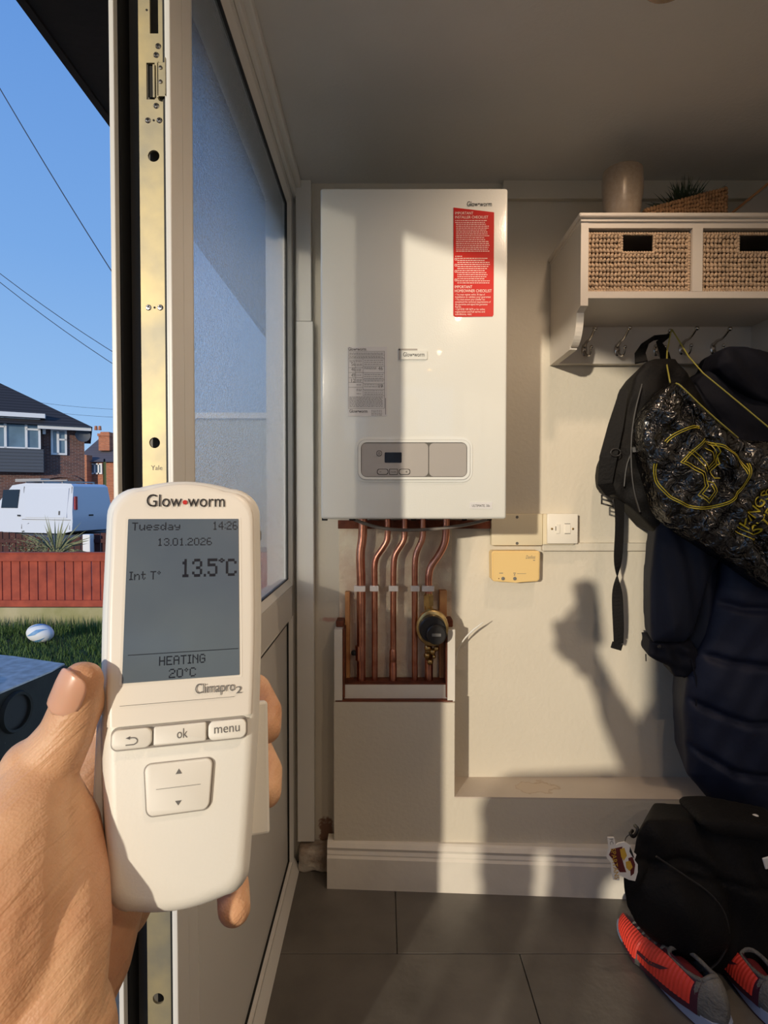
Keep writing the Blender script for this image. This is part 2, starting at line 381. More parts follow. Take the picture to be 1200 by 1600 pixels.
# zinc keep strip
m = mat('zinc_passivated_steel', srgb(190, 174, 132), .5, metal=.55, bump=.02, bscale=60, col2=srgb(150, 144, 126), vscale=14, detail=8); M['zinc'] = m
# crinkled shiny bag
m = mat('shiny_black_polyester', srgb(11, 10, 11), .2, spec=.9); t, N, L, b = nodes(m); M['shiny'] = m
tc = N.new('ShaderNodeTexCoord'); n1 = N.new('ShaderNodeTexNoise'); n1.inputs['Scale'].default_value = 34; n1.inputs['Detail'].default_value = 2; n1.inputs['Distortion'].default_value = 1.5
bp = N.new('ShaderNodeBump'); bp.inputs['Strength'].default_value = .8; bp.inputs['Distance'].default_value = .02
L.new(tc.outputs['Object'], n1.inputs['Vector']); L.new(n1.outputs['Fac'], bp.inputs['Height']); L.new(bp.outputs[0], b.inputs['Normal'])
# skin relief: fine diagonal creases plus pores
t, N, L, b = nodes(M['skin']); tc = N.new('ShaderNodeTexCoord'); mp = N.new('ShaderNodeCombineXYZ')
for k_, (dv_, sc_) in enumerate((((.7, 0, .7), 14), ((0, 1, 0), 30), ((-.7, 0, .7), 190))):
    dt = N.new('ShaderNodeVectorMath'); dt.operation = 'DOT_PRODUCT'; dt.inputs[1].default_value = [c*sc_ for c in dv_]; L.new(tc.outputs['Object'], dt.inputs[0]); L.new(dt.outputs['Value'], mp.inputs[k_])
n1 = N.new('ShaderNodeTexNoise'); n1.inputs['Scale'].default_value = 1.5; n1.inputs['Detail'].default_value = 4; n1.inputs['Distortion'].default_value = .5
n2 = N.new('ShaderNodeTexVoronoi'); n2.inputs['Scale'].default_value = 900
ad = N.new('ShaderNodeMath'); ad.operation = 'MULTIPLY_ADD'; ad.inputs[1].default_value = .12
bp = N.new('ShaderNodeBump'); bp.inputs['Strength'].default_value = .55; bp.inputs['Distance'].default_value = .002
L.new(mp.outputs[0], n1.inputs['Vector']); L.new(tc.outputs['Object'], n2.inputs['Vector'])
L.new(n2.outputs['Distance'], ad.inputs[0]); L.new(n1.outputs['Fac'], ad.inputs[2]); L.new(ad.outputs[0], bp.inputs['Height']); L.new(bp.outputs[0], b.inputs['Normal'])

# ------------------------------------------------------------------ the room shell
FZ = -1.04; CZ = .88; BY = 1.63; XL = -.253; XO = -.323; XR = 1.12; RY = -2.2
fl = MB().box(XO, XR, RY, BY, FZ-.12, FZ-.012).build('floor', M['groove'], kind='structure')
rows = [(1.293+.3*k, .03 if k % 2 == 0 else .31) for k in range(-12, 2)]
tilecache = {}
for y0, xo in rows:
    for k in range(-3, 5):
        a, b_ = xo+.6*k-.6, xo+.6*k; a = max(a, XL-.06); b_ = min(b_, XR); ya = max(y0, RY); yb = min(y0+.3, BY)
        if b_-a < .02 or yb-ya < .02: continue
        MB().box(a+.0009, b_-.0009, ya+.0009, yb-.0009, FZ-.012, FZ, .0008, 1).build('tile', M['tile'], fl)
# back wall
patch(M['paint'], srgb(176, 92, 74), (XF(512, 1.63), 1.63, ZF(968, 1.63)), (.035, 1, .008), 60, .6, .55)
patch(M['paint'], srgb(120, 78, 56), (XF(508, 1.63), 1.63, ZF(1300, 1.63)), (.022, 1, .055), 55, .3, .9)
MB().box(XO, XR+.1, BY, BY+.12, FZ-.12, CZ+.12).build('wall_back', M['paint'], kind='structure')
MB().box(XR, XR+.1, RY, BY, FZ-.12, CZ+.12).build('wall_right', M['paint'], kind='structure')
MB().box(-.37, -.05, RY-.1, RY, FZ-.4, CZ+.12).box(-.05, XR-.08, RY-.1, RY, FZ-.4, -.45).box(-.05, XR-.08, RY-.1, RY, .80, CZ+.12).box(XR-.08, XR+.1, RY-.1, RY, FZ-.4, CZ+.12).build('wall_rear', M['paint'], kind='structure')
mb = MB(); ring(mb, rrect(-.05, XR-.08, -.45, .80, .002, 1), rrect(.01, XR-.14, -.39, .74, .002, 1), RY-.08, RY-.02); w2 = mb.build('added_fill_window', M['upvc'], kind='structure')  # unseen window added in the rear wall to let in fill light
MB().box(.50, .545, RY-.075, RY-.025, -.39, .74).build('mullion', M['upvc'], w2)
MB().box(-.37, XL, RY, -.62, FZ-.35, CZ+.12).build('wall_left', M['paint'], kind='structure')
MB().box(XO, XR, RY, BY, CZ, CZ+.12).build('ceiling', M['ceil'], kind='structure')
MB().box(XF(783, 1.62), XR, 1.612, BY, ZF(310, 1.612), CZ, .002).build('trim_1', M['paint'], kind='structure')
# vertical trims in the far left corner
MB().box(XF(463, 1.605), XF(490, 1.605), 1.605, BY, -.97, ZF(502, 1.605), .002).build('trim_2', M['upvc'], kind='structure')
MB().box(XF(463, 1.605), XF(487, 1.605), 1.61, BY, ZF(501, 1.605), CZ, .002).build('trim_3', M['upvc'], kind='structure')
mb = MB(); mb.box(XF(466, 1.6), XF(517, 1.6), 1.575, BY, FZ, ZF(1320, 1.6), .008, 3)
me = voxel(mb, .006, 2); a = getco(me)
for i in range(len(a)): a[i] += np.array(noise.noise_vector(V(a[i])*40))*.006
setco(me, a); bm_ = mat('crumbling_plaster', srgb(196, 188, 176), .9, bump=.5, bscale=60, col2=srgb(150, 132, 116), vscale=22)
link('trim_4', me, bm_, smooth=True, kind='structure')

# ---- side window: mullion with keep, glass above, panel below
win = MB().box(XO, XL, .735, .77, FZ, CZ).build('window_1', M['upvc'], kind='structure')
mb = MB()
mb.box(XO, -.317, .688, .735, FZ, .80, .001)                      # outer lip
mb.box(XF(268, .7), XL, .694, .735, FZ, .80, .0012)               # inner lip
mb.box(XF(263.5, .7), XF(266.5, .7), .700, .735, FZ, .80)         # rib
mb.build('rebate_rib', M['upvc'], win)
MB().box(XF(192, .7), XF(196.5, .7), .698, .735, FZ, .80).box(XF(258.5, .7), XF(262.5, .7), .704, .735, FZ, .80).build('gasket', M['black'], win)
MB().box(XF(197, .7), XF(258, .7), .722, .7349, FZ, .80).build('rebate', M['groove'], win)  # recess of the white frame, its shade put into the grey colour
GY0, GY1 = .80, 1.565; GT = .793; GB = ZF(905, 1.565); RB = ZF(966, 1.565); PB = -1.0; GX = -.265
MB().box(XO, XL, .77, BY, GT+.018, CZ, .001).box(XO, XL, GY1+.022, BY, FZ, GT+.018).box(XO, XL-.001, .77, BY, FZ, PB-.01).box(XO, XL, .77, GY1+.03, RB, GB-.02, .001).build('frame', M['upvc'], win)
mb = MB()
def bead(y0, y1, z0, z1, wd=.018):
    """sloped bead round an opening in the x = XL plane"""
    o = [(y0, z0), (y1, z0), (y1, z1), (y0, z1)]; i = [(y0+wd, z0+wd), (y1-wd, z0+wd), (y1-wd, z1-wd), (y0+wd, z1-wd)]
    for k in range(4):
        j = (k+1) % 4
        vs = [(XL+.001, *o[k]), (XL+.001, *o[j]), (GX+.003, *i[j]), (GX+.003, *i[k]), (XL-.03, *o[k]), (XL-.03, *o[j]), (GX-.02, *i[j]), (GX-.02, *i[k])]
        mb.add(vs, [(0, 1, 2, 3), (4, 7, 6, 5), (0, 4, 5, 1), (1, 5, 6, 2), (2, 6, 7, 3), (3, 7, 4, 0)])
bead(.77, GY1+.018, GB-.018, GT+.018); bead(.77, GY1+.018, PB-.018, RB+.004, .014)
mb.build('bead', M['upvc'], win)
mb = MB()
for z0, z1 in ((GB, GT), (PB, RB-.01)):
    for a in ((GY0-.012, GY0-.009, z0, z1), (GY1-.003, GY1+.0005, z0, z1), (GY0-.012, GY1, z1-.003, z1+.0005), (GY0-.012, GY1, z0-.0005, z0+.002)):
        mb.box(GX-.004, GX+.0045, *a)
mb.build('gasket', M['black'], win)
MB().box(GX-.006, GX, GY0-.02, GY1+.01, GB-.01, GT+.01).build('pane', M['obscure'], win)
MB().box(GX-.02, GX, GY0-.02, GY1+.01, PB-.01, RB).build('panel', M['upvc'], win)
# stepped trims round the window head and foot
MB().box(XL, XL+.010, .70, BY, .835, CZ, .002).box(XL, -.229, .55, BY, .858, CZ, .003).build('trim_5', M['upvc'], kind='structure')
MB().prism([(XL, FZ), (XL+.016, FZ), (XL+.010, FZ+.012), (XL, FZ+.03)], .72, 1.60, 'y').build('trim_6', M['upvc'], kind='structure')
# ---- doorway: near jamb, head, sill
MB().box(XO, XL, -.62, -.55, FZ, CZ, .001).box(XO, XL, -.55, .735, .815, CZ).box(XO, XL, -.55, .70, FZ-.03, FZ+.015, .002).build('door_1', M['upvc'], kind='structure')

# ---- keep strip on the mullion
ks = thing('strike_plate', 'long zinc steel lock keep strip screwed to the white window post', 'lock plate', (XF(238, .7), .72, FZ))
YS = .7060
pl = MB(); x0, x1 = XF(220, .7), XF(257.5, .7)
holes = [(237, 239, 9), (238.5, 691, 8.5), (244.5, 1567, 9)]
# plate made of strips around the latch slot
def strip(z0, z1, xa=None, xb=None): pl.box(xa or x0, xb or x1, YS, YS+.003, z0, z1)
zt = ZF(-30, .7)
strip(ZF(46, .7), zt, x0, XF(238, .7)); strip(ZF(46, .7), zt, XF(251, .7), x1); strip(ZF(92, .7), ZF(46, .7))
strip(ZF(150, .7), ZF(92, .7), x0, XF(232, .7)); strip(ZF(150, .7), ZF(92, .7), XF(245, .7), x1)
prev = ZF(150, .7)
for hx, hy, hr in holes:
    c = P(hx, hy, .7); r = hr/F*.7; q = .011
    strip(c.z+q, prev)
    sq = []; cc = circ(c.x, c.z, r, 24)
    for px_, pz_ in cc:
        dx, dz = px_-c.x, pz_-c.z; k = min(((x1 if dx > 0 else x0)-c.x)/dx if abs(dx) > 1e-6 else 9e9, (q if dz > 0 else -q)/dz if abs(dz) > 1e-6 else 9e9)
        sq.append((c.x+dx*k, c.z+dz*k))
    ring(pl, sq, cc, YS, YS+.003)
    for sx_, sz_, ex in ((x0, -q, 0), (x1, -q, 0), (x0, q, 0), (x1, q, 0)):
        # corner fillers
        cx = sx_; cz = c.z+sz_; near = sorted(sq, key=lambda p: abs(p[0]-cx)+abs(p[1]-cz))[:3]
        top = [p for p in sq if abs(p[1]-cz) < 1e-6]; side = [p for p in sq if abs(p[0]-cx) < 1e-6]
        if top and side:
            ta = min(top, key=lambda p: abs(p[0]-cx)); sa = min(side, key=lambda p: abs(p[1]-cz)); pl.prism([(cx, cz), ta, sa], YS, YS+.003)
    prev = c.z-q
strip(FZ+.02, prev)
pl.build('plate', M['zinc'], ks)
def screw(px_, py_, r=4.6, Y=YS):
    c = P(px_, py_, .7); rr = r/F*.7; b = MB(); b.lathe([(0, -.0018), (rr*.7, -.0016), (rr, -.0003), (rr, .001)], (c.x, Y, c.z), 14, 'y')
    o = b.build('screw', M['steel'], ks, smooth='auto'); t_ = random.random()
    c2 = MB()
    for k in (0, 1):
        R_ = Matrix.Translation((c.x, Y-.0019, c.z)) @ Matrix.Rotation(t_+k*PI/2, 4, 'Y'); c2.box(-rr*.6, rr*.6, -.0002, .0003, -rr*.13, rr*.13, M=R_)
    c2.build('screw_slot', M['dark'], o)
for a in ((244, 66), (241, 80), (241, 160), (228, 183), (246, 183), (229, 478), (247.5, 478)): screw(*a)
for a in ((226, 9), (237, 183), (238.5, 478)):
    c = P(*a, .7); MB().lathe([(0, 0), (.0013, 0), (.0013, .0005)], (c.x, YS-.0004, c.z), 10, 'y').build('pin_hole', M['dark'], ks)
mb = MB(); pxbox(mb, 231, 90, 247, 152, YS+.004, YS+.0045); mb.build('slot_backing', M['dark'], ks)
kp = MB(); pxbox(kp, 245, 97, 262, 150, YS-.006, YS-.004, .0005, ref=.7)
a = P(245, 95, .7); b_ = P(262, 152, .7)
kp.box(b_.x-.0015, b_.x, YS-.012, YS-.004, b_.z, a.z, .0005); kp.box(a.x, a.x+.0015, YS-.006, YS+.01, b_.z, a.z)
pxbox(kp, 236, 96, 240, 148, YS-.002, YS+.004, .0005, ref=.7)
ko = kp.build('latch_keep', M['zinc'], ks)
for py_ in (106, 128):
    c = P(251, py_, .7); MB().lathe([(0, -.0012), (.0022, -.001), (.0025, 0)], (c.x, YS-.006, c.z), 12, 'y').build('rivet', M['steel'], ko)
text('Yale', Matrix.Translation(P(242, 734, .7)-V((0, 0, 0))+V((0, YS-.7-.0003, 0))) @ FRONT, M['groove'], 'stamped_lettering', ks, width=18/F*.7)

# ---- eave outside
ev = MB(); ev.box(-.586, XO, -1.8, 4.2, .818, .835); ev.box(-.60, -.585, -1.8, 4.2, .812, .93); ev.prism([(-.62, .93), (-.62, .945), (0.4, 1.35), (.4, 1.3)], -1.8, 4.2)
ev.build('trim_7', M['fascia'], kind='structure', label='dark brown soffit board under the eave outside')

# ---- boxing in front of the back wall: column with pipe opening, low ledge, skirting
def fy(x, a=(-.133, 1.528), b=(.75, 1.508)): return a[1]+(x-a[0])/(b[0]-a[0])*(b[1]-a[1])
CX0, CX1 = XF(521, 1.528), XF(711, 1.525); OZ = ZF(1097, 1.528); LZ = ZF(1245, 1.52)
mb = MB()
def wedge(mb, xa, xb, z0, z1, yb=BY):
    mb.add([(xa, fy(xa), z0), (xb, fy(xb), z0), (xb, yb, z0), (xa, yb, z0), (xa, fy(xa), z1), (xb, fy(xb), z1), (xb, yb, z1), (xa, yb, z1)],
           [(0, 3, 2, 1), (4, 5, 6, 7), (0, 1, 5, 4), (1, 2, 6, 5), (2, 3, 7, 6), (3, 0, 4, 7)])
wedge(mb, CX0, CX1, FZ, OZ)
mb.build('trim_8', M['paint'], kind='structure')
mb = MB(); wedge(mb, CX1, XR, FZ, LZ-.004); mb.build('trim_9', M['paint'], kind='structure')
patch(M['ledge'], srgb(170, 138, 100), (XF(840, 1.57), 1.57, LZ), (.06, .035, 1), 30, .08, .45)
patch(M['ledge'], srgb(206, 190, 172), (XF(838, 1.57), 1.57, LZ), (.052, .029, 1), 30, .08, .8)
mb = MB(); wedge(mb, CX1, XR, LZ-.004, LZ); mb.build('trim_10', M['ledge'], kind='structure')
MB().box(CX0+.004, CX1-.004, 1.53, BY-.002, OZ, OZ+.004).build('trim_11', M['rust'], kind='structure')
# skirting
prof = [(0.018, 0), (0.018, .082), (.014, .088), (.014, .092), (.010, .100), (.013, .108), (.006, .117), (0, .121), (-.02, .121), (-.02, 0)]
mb = MB(); x0, x1 = -.152, XR; y0 = 1.530; y1 = 1.530-(x1-x0)*.052
vs = []
for x, y in ((x0, y0), (x1, y1)):
    for p, h in prof: vs.append((x, y-p if p > -.01 else 1.56 if x < 0 else 1.52, FZ+h))
n = len(prof); mb.add(vs, [(i, (i+1) % n, n+(i+1) % n, n+i) for i in range(n)]+[tuple(range(n))[::-1], tuple(range(n, 2*n))])
mb.build('baseboard_back', M['skirt'], kind='structure')

# ---- pipe recess: board, battens, side boards
rb = thing('pipe_boxing', 'open white timber boxing with bare battens around the copper pipes', 'boxing', (XF(616, 1.53), 1.58, OZ))
mb = MB(); a = P(530, 818, 1.622); b_ = P(705, 1092, 1.622)
pts = [(a.x, b_.z+.04), (b_.x, b_.z+.04), (b_.x, a.z), (a.x, a.z)]
mb.prism(pts, 1.620, BY-.001); mb.build('backing_board', M['board'], rb)
mb = MB(); pxbox(mb, 539, 925, 546.5, 1072, 1.595, 1.619, .001); mb.build('batten', M['batten'], rb)
mb = MB(); pxbox(mb, 687, 923, 698, 1072, 1.595, 1.619, .001); mb.build('batten', M['batten'], rb)
mb = MB(); pxbox(mb, 522, 984, 535, 1096, 1.53, 1.615, .001); mb.build('side_board', M['skirt'], rb)
mb = MB(); pxbox(mb, 699.5, 984, 711, 1096, 1.53, 1.615, .001); mb.build('side_board', M['skirt'], rb)
for a_ in ((535.2, 985, 538.5, 1092, 1.54, 1.6, 0), (697.5, 985, 699.3, 1092, 1.54, 1.6, 0), (523, 974, 536, 984, 1.56, 1.61, .003), (700, 972, 710, 984, 1.56, 1.61, .003)):
    mb = MB(); pxbox(mb, *a_, ref=1.53); mb.build('raw_edge', M['rust'], rb)
mb = MB(); pxbox(mb, 538, 1070, 698, 1094, 1.545, 1.565, .001, ref=1.545); mb.build('bottom_board', M['skirt'], rb)
mb = MB(); pxbox(mb, 538, 1068, 698, 1070, 1.547, 1.60, 0, ref=1.545); mb.build('raw_edge', M['rust'], rb); mb = MB(); pxbox(mb, 528, 813, 768, 826, 1.616, 1.622); mb.build('raw_edge', M['rust'], rb)

# ---- copper pipes
YP = 1.575
def pipe(pts, wpx, label, clip, extra=None):
    p0 = P(*pts[-1], YP)
    t_ = thing('copper_pipe', label, 'pipe', p0, group=None)
    q = [P(a, b, YP) for a, b in pts]; q[0] = V((q[0].x, YP, -.03))
    r = wpx/2/F*YP
    mb = MB().tube(q, r, 16, smooth=2); mb.build('pipe', M['copper'], t_, smooth='auto')
    cx, wd = clip; c = P(cx, 919, YP); h = 4.5/F*YP; ww = wd/2/F*YP
    mb = MB().box(c.x-ww, c.x+ww, YP-r-.003, YP+r*.4, c.z-h, c.z+h, .002); mb.box(c.x-ww*.5, c.x+ww*.5, YP, 1.62, c.z-h*.8, c.z+h*.8)
    mb.build('pipe_clip', M['clip'], t_)
    return t_, r
t1, r = pipe([(567, 812), (567, 830), (566, 845), (563, 862), (563.5, 885), (564.5, 905), (564.5, 1072)], 14, 'leftmost copper pipe, the thickest, with a side drain nub near its foot', (562.5, 18))
c = P(563, 1020, YP); MB().cyl(c+V((0, 0, -.02)), c+V((0, 0, .02)), r*1.12, n=16).build('joint', M['copper'], t1, smooth='auto')
c = P(553, 1020, YP); MB().cyl(c, c+V((.02, 0, 0)), .006, n=12).ball(c, .008).build('drain_nub', M['dark'], t1, smooth=True)
t2, r = pipe([(605.5, 815), (606, 833), (605, 845), (597, 858), (588, 870), (585, 882), (585.5, 905), (585.5, 1072)], 9.5, 'thin copper pipe second from the left, bent sharply below the boiler', (585, 14))
t3, r = pipe([(632.5, 815), (632.5, 833), (631, 845), (623, 857), (616.5, 868), (615, 882), (614.5, 905), (614.5, 1072)], 9.5, 'middle copper pipe with a wider reducing coupler near its foot', (615, 15))
c = P(614, 1025, YP); k = F/YP
mb = MB().lathe([(6/k, -.085), (6/k, -.02), (5.6/k, -.018), (5.6/k, -.012), (6/k, -.01), (5.6/k, 0), (5.6/k, .012), (5/k, .018), (4.7/k, .02)], c, 18); mb.build('coupler', M['copper'], t3, smooth='auto')
t4, r = pipe([(661, 815), (661, 833), (660, 843), (654, 855), (649.5, 867), (648, 882), (648, 905), (648, 1072)], 9.5, 'thin copper pipe just left of the brass valve', (648.5, 14))
t5, r = pipe([(697, 815), (697, 838), (694, 852), (684, 870), (673, 884), (669.5, 900), (669.5, 918), (669.5, 940)], 11.5, 'rightmost copper pipe, curving down into the brass valve', (668.5, 19))
MB().cyl(P(670, 1030, YP), P(670, 1072, YP), 6.5/k, n=16).build('lower_pipe', M['copper'], t5, smooth='auto')
# valve
vl = thing('brass_valve', 'round brass circulator valve with black head on the rightmost pipe', 'valve', P(672, 980, YP))
mb = MB(); mb.cyl(P(669.5, 930, YP), P(669.5, 946, YP), 8.5/k, n=6); mb.cyl(P(669.5, 944, YP), P(670, 960, YP), 7/k, n=16)
mb.cyl(P(669.5, 927, YP), P(669.5, 931, YP), 6.5/k, n=16)
mb.build('union_nut', M['brass'], vl, smooth='auto')
c = P(674.5, 978, YP-.02)
mb = MB().lathe([(0, -.03), (21/k, -.03), (24/k, -.028), (25/k, -.02), (24.5/k, -.01), (22/k, .01), (14/k, .03), (0, .034)], c, 32, 'y'); me_scale = 1.14
for v in mb.bm.verts: v.co.z = c.z+(v.co.z-c.z)*me_scale
mb.build('body', M['brass'], vl, smooth='auto')
mb = MB().lathe([(0, -.058), (18/k, -.058), (20/k, -.055), (20.5/k, -.03), (20.5/k, -.02)], P(676, 983, YP-.07)+V((0, .05, 0)), 32, 'y'); mb.build('head', M['blackplastic'], vl, smooth='auto')
c = P(682, 992, YP-.09)+V((0, .07, 0))
mb = MB().lathe([(0, -.072), (13/k, -.072), (15/k, -.069), (15/k, -.05)], c, 28, 'y'); mb.build('head_cap', M['blackplastic'], vl, smooth='auto')
mb = MB().box(c.x-.012, c.x+.012, c.y-.0735, c.y-.071, c.z-.004, c.z+.004, .001); mb.build('cap_label', M['greyink'], vl)
mb = MB()
for a, r_ in (((668, 1012), .010), ((676, 1018), .009), ((682, 1013), .008), ((667, 1024), .009), ((672, 1034), .009), ((678, 1026), .006)): mb.ball(P(*a, YP-.015), r_, 10, 8)
mb.cyl(P(669, 1000, YP), P(670, 1040, YP), 6/k, n=12)
mb.build('outlet_fittings', M['brass'], vl, smooth=True)

# loose things under the boiler
mb = MB().tube([P(a, b, 1.45) for a, b in ((543, 806), (560, 815), (595, 826), (640, 829), (690, 826), (735, 819), (768, 810))], .0042, 8, smooth=2)
mb.build('hanging_cable', M['cable'], smooth=True, label='grey cable sagging in an arc under the white boiler', cat='cable')
q = [P(712, 1040, 1.61), P(714, 1016, 1.60), P(724, 1000, 1.58), P(736, 987, 1.57), P(745, 980, 1.56), P(755, 972, 1.55)]
mb = MB().tube(q, [.0016, .0016, .002, .003, .0022, .0008], 8, smooth=2)
mb.build('cable_end', M['wcable'], smooth=True, label='loose white cable end sticking up right of the pipe boxing', cat='cable')

# ------------------------------------------------------------------ boiler
YB = 1.29; kb = F/YB
bo = thing('wall_boiler', 'tall white wall-hung boiler with a red sticker and silver control panel', 'boiler', ((XF(646, YB)), 1.45, ZF(811, YB)))
bx0, bx1, bz1, bz0 = XF(501.5, YB), XF(791.5, YB), ZF(293.5, YB), ZF(811, YB)
mb = MB(); mb.box(bx0, bx1, YB, 1.56, bz0, bz1, .006, 3); mb.build('casing', M['boiler'], bo, smooth='auto')
MB().box(bx0+.01, bx1-.01, 1.559, BY-.001, bz0+.03, bz1-.02).build('back_frame', M['groove'], bo)
for a in ((510, 8), (552, 9), (645, 8), (722, 7), (760, 6)):
    x = XF(a[0], 1.4); MB().cyl((x, 1.36, bz0+.002), (x, 1.36, bz0-.006), a[1]/F*1.3*.6, n=14).build('underside_connector', M['dark'], bo)
# control panel
cpn = MB(); 
def rr(x0, y0, x1, y1, r): a = P(x0, y0, YB); b = P(x1, y1, YB); return rrect(a.x, b.x, b.z, a.z, r/kb)
ring(cpn, rr(555.5, 683.5, 738, 753.5, 16), rr(559, 687, 734.5, 750, 13), YB-.0015, YB+.003)
ring(cpn, rr(559.5, 687.5, 734, 749.5, 12.5), rr(564, 691.5, 729.5, 745.5, 9), YB-.004, YB+.003)
pn = cpn.build('panel_surround', M['boiler'], bo)
MB().prism(rr(558.6, 686.6, 734.9, 750.4, 13.4), YB-.0007, YB-.0002).build('shadow_gap', M['groove'], pn)
MB().prism(rr(565, 692.5, 669, 744.5, 7), YB-.0028, YB-.0005).build('control_fascia', M['silver'], bo)
fl_ = MB().prism(rr(670.5, 692.5, 728.5, 744.5, 7), YB-.0028, YB-.0005).build('flap', M['silver'], bo)
MB().prism(rr(601, 707, 627.5, 723, 1.2), YB-.0034, YB-.0027).build('display', M['lcdblack'], bo)
def btn(poly, s=None):
    o = MB(); o.prism(poly, YB-.0042, YB-.0026); ob = o.build('button', M['silver'], bo)
    cx = sum(p[0] for p in poly)/len(poly); cz = sum(p[1] for p in poly)/len(poly)
    e = MB(); big = [(cx+(p[0]-cx)*1.06+(.0007 if p[0] > cx else -.0007), cz+(p[1]-cz)*1.1+(.0007 if p[1] > cz else -.0007)) for p in poly]
    ring(e, big, poly, YB-.003, YB-.0026); e.build('button_gap', M['dark'], ob); return ob
c = P(592.5, 708.5, YB); b1 = btn(circ(c.x, c.z, 3.6/kb)); mb = MB(); ring(mb, circ(c.x, c.z, 1.8/kb), circ(c.x, c.z, 1.2/kb), YB-.0046, YB-.0042); mb.build('power_mark', M['dark'], b1)
b2 = btn(rr(590, 733.5, 605.8, 741, 3.4)); b3 = btn(rr(609, 733.5, 620.6, 741, .6)); b4 = btn(rr(624, 733.5, 640, 741, 3.4))
MB().box(XF(593, YB), XF(596, YB), YB-.0046, YB-.0042, ZF(737.6, YB), ZF(737, YB)).build('minus_mark', M['dark'], b2)
text('mode', Matrix.Translation(P(614.8, 738.6, YB)+V((0, -.0046, 0))) @ FRONT, M['dark'], 'lettering', b3, width=8/kb)
MB().box(XF(633.5, YB), XF(636.5, YB), YB-.0046, YB-.0042, ZF(737.6, YB), ZF(737, YB)).box(XF(634.7, YB), XF(635.3, YB), YB-.0046, YB-.0042, ZF(738.8, YB), ZF(735.8, YB)).build('plus_mark', M['dark'], b4)
# badge
MB().prism(rr(627, 548, 667.5, 562, 1.5), YB-.0025, YB).build('badge', M['boiler'], bo, label='raised maker badge')
mb = MB(); pxbox(mb, 623, 545, 652, 547.3, YB-.0012, YB, ref=YB); pxbox(mb, 623, 545, 625.2, 562, YB-.0012, YB, ref=YB); mb.build('badge_bracket', M['silver'], bo)
text('Glow•worm', Matrix.Translation(P(646.5, 557.5, YB)+V((0, -.0029, 0))) @ FRONT, M['ink'], 'badge_lettering', bo, width=33/kb, height=9.5/kb)
# red sticker
YK = YB-.0009
a_ = pxpoly([(708.7, 324.5), (772, 332), (771, 492)], YB)
cor = pxpoly([(769.5, 494.7), (711, 495.5), (708.2, 493)], YB)
st = MB().prism(a_+cor, YK, YB-.0001).build('red_checklist_sticker', M['red'], bo)
YT = YK-.0004
def T(s, px_, py_, wpx, hpx, m_, par, bold=0, align='LEFT'):
    return text(s, Matrix.Translation(P(px_, py_, YB)+V((0, YT-YB, 0))) @ FRONT, M[m_], 'lettering', par, width=wpx/kb, height=hpx/kb, align=align)
text('Glow•worm', Matrix.Translation(P(749.5, 323, YB)+V((0, -.0009, 0))) @ FRONT, M['ink'], 'sticker_brand_lettering', bo, width=38, height=10) if False else None
text('Glow•worm', Matrix.Translation(P(749, 322.6, YB)+V((0, -.0009, 0))) @ FRONT, M['ink'], 'sticker_brand_lettering', bo, width=38/kb, height=11/kb)
T('IMPORTANT', 711, 335.5, 28, 6, 'white', st); T('INSTALLER CHECKLIST', 711, 341.8, 51, 6, 'white', st)
T('IMPORTANT', 710.5, 450.7, 27, 6.4, 'white', st); T('HOMEOWNER CHECKLIST', 710.5, 457, 57, 6.4, 'white', st)
y = 461.8
for i, s in enumerate(('• You must register within 30 days of', '  installation to validate your guarantee', '• You must ensure your installer has', '  completed the technical requirements of', '  the guarantee and signed the guarantee', '  form', '• Call 0330 100 3679 or for online', '  registration and full terms and', '  conditions, visit:')):
    T(s, 711, y, {5: 9, 8: 26}.get(i, 46+4*(len(s) > 38)+5*(len(s) > 40)), 4.2, 'white', st); y += 3.85
mb = MB()
def words(mb, x0, x1, y, h=1.1, Y=YT, wmin=1.5, wmax=5):
    x = x0
    while x < x1-1:
        w_ = random.uniform(wmin, wmax); e = min(x+w_, x1); a = P(x, y, YB); b = P(e, y+h, YB)
        mb.add([(a.x, Y, b.z), (b.x, Y, b.z), (b.x, Y, a.z), (a.x, Y, a.z)], [(0, 1, 2, 3)]); x = e+.8
y = 344.5
for k in range(17):
    words(mb, 711 if k < 2 else 712.5, random.uniform(757, 766), y, 1.0); y += 3.0 if k != 1 else 2.8
y = 400.3
for k in range(14):
    if k: words(mb, 714.5, random.uniform(757, 767), y, 1.0)
    else: words(mb, 711, 723, y, 1.0)
    y += 3.2
for yy in (403.5, 413, 422.5, 436):
    a = P(710.5, yy, YB); b = P(713.8, yy+3.6, YB); ring(mb, rrect(a.x, b.x, b.z, a.z, .0004, 2), rrect(a.x+.0008, b.x-.0008, b.z+.0008, a.z-.0008, .0002, 2), YT, YT+.0001)
mb.build('small_print', M['white'], st)
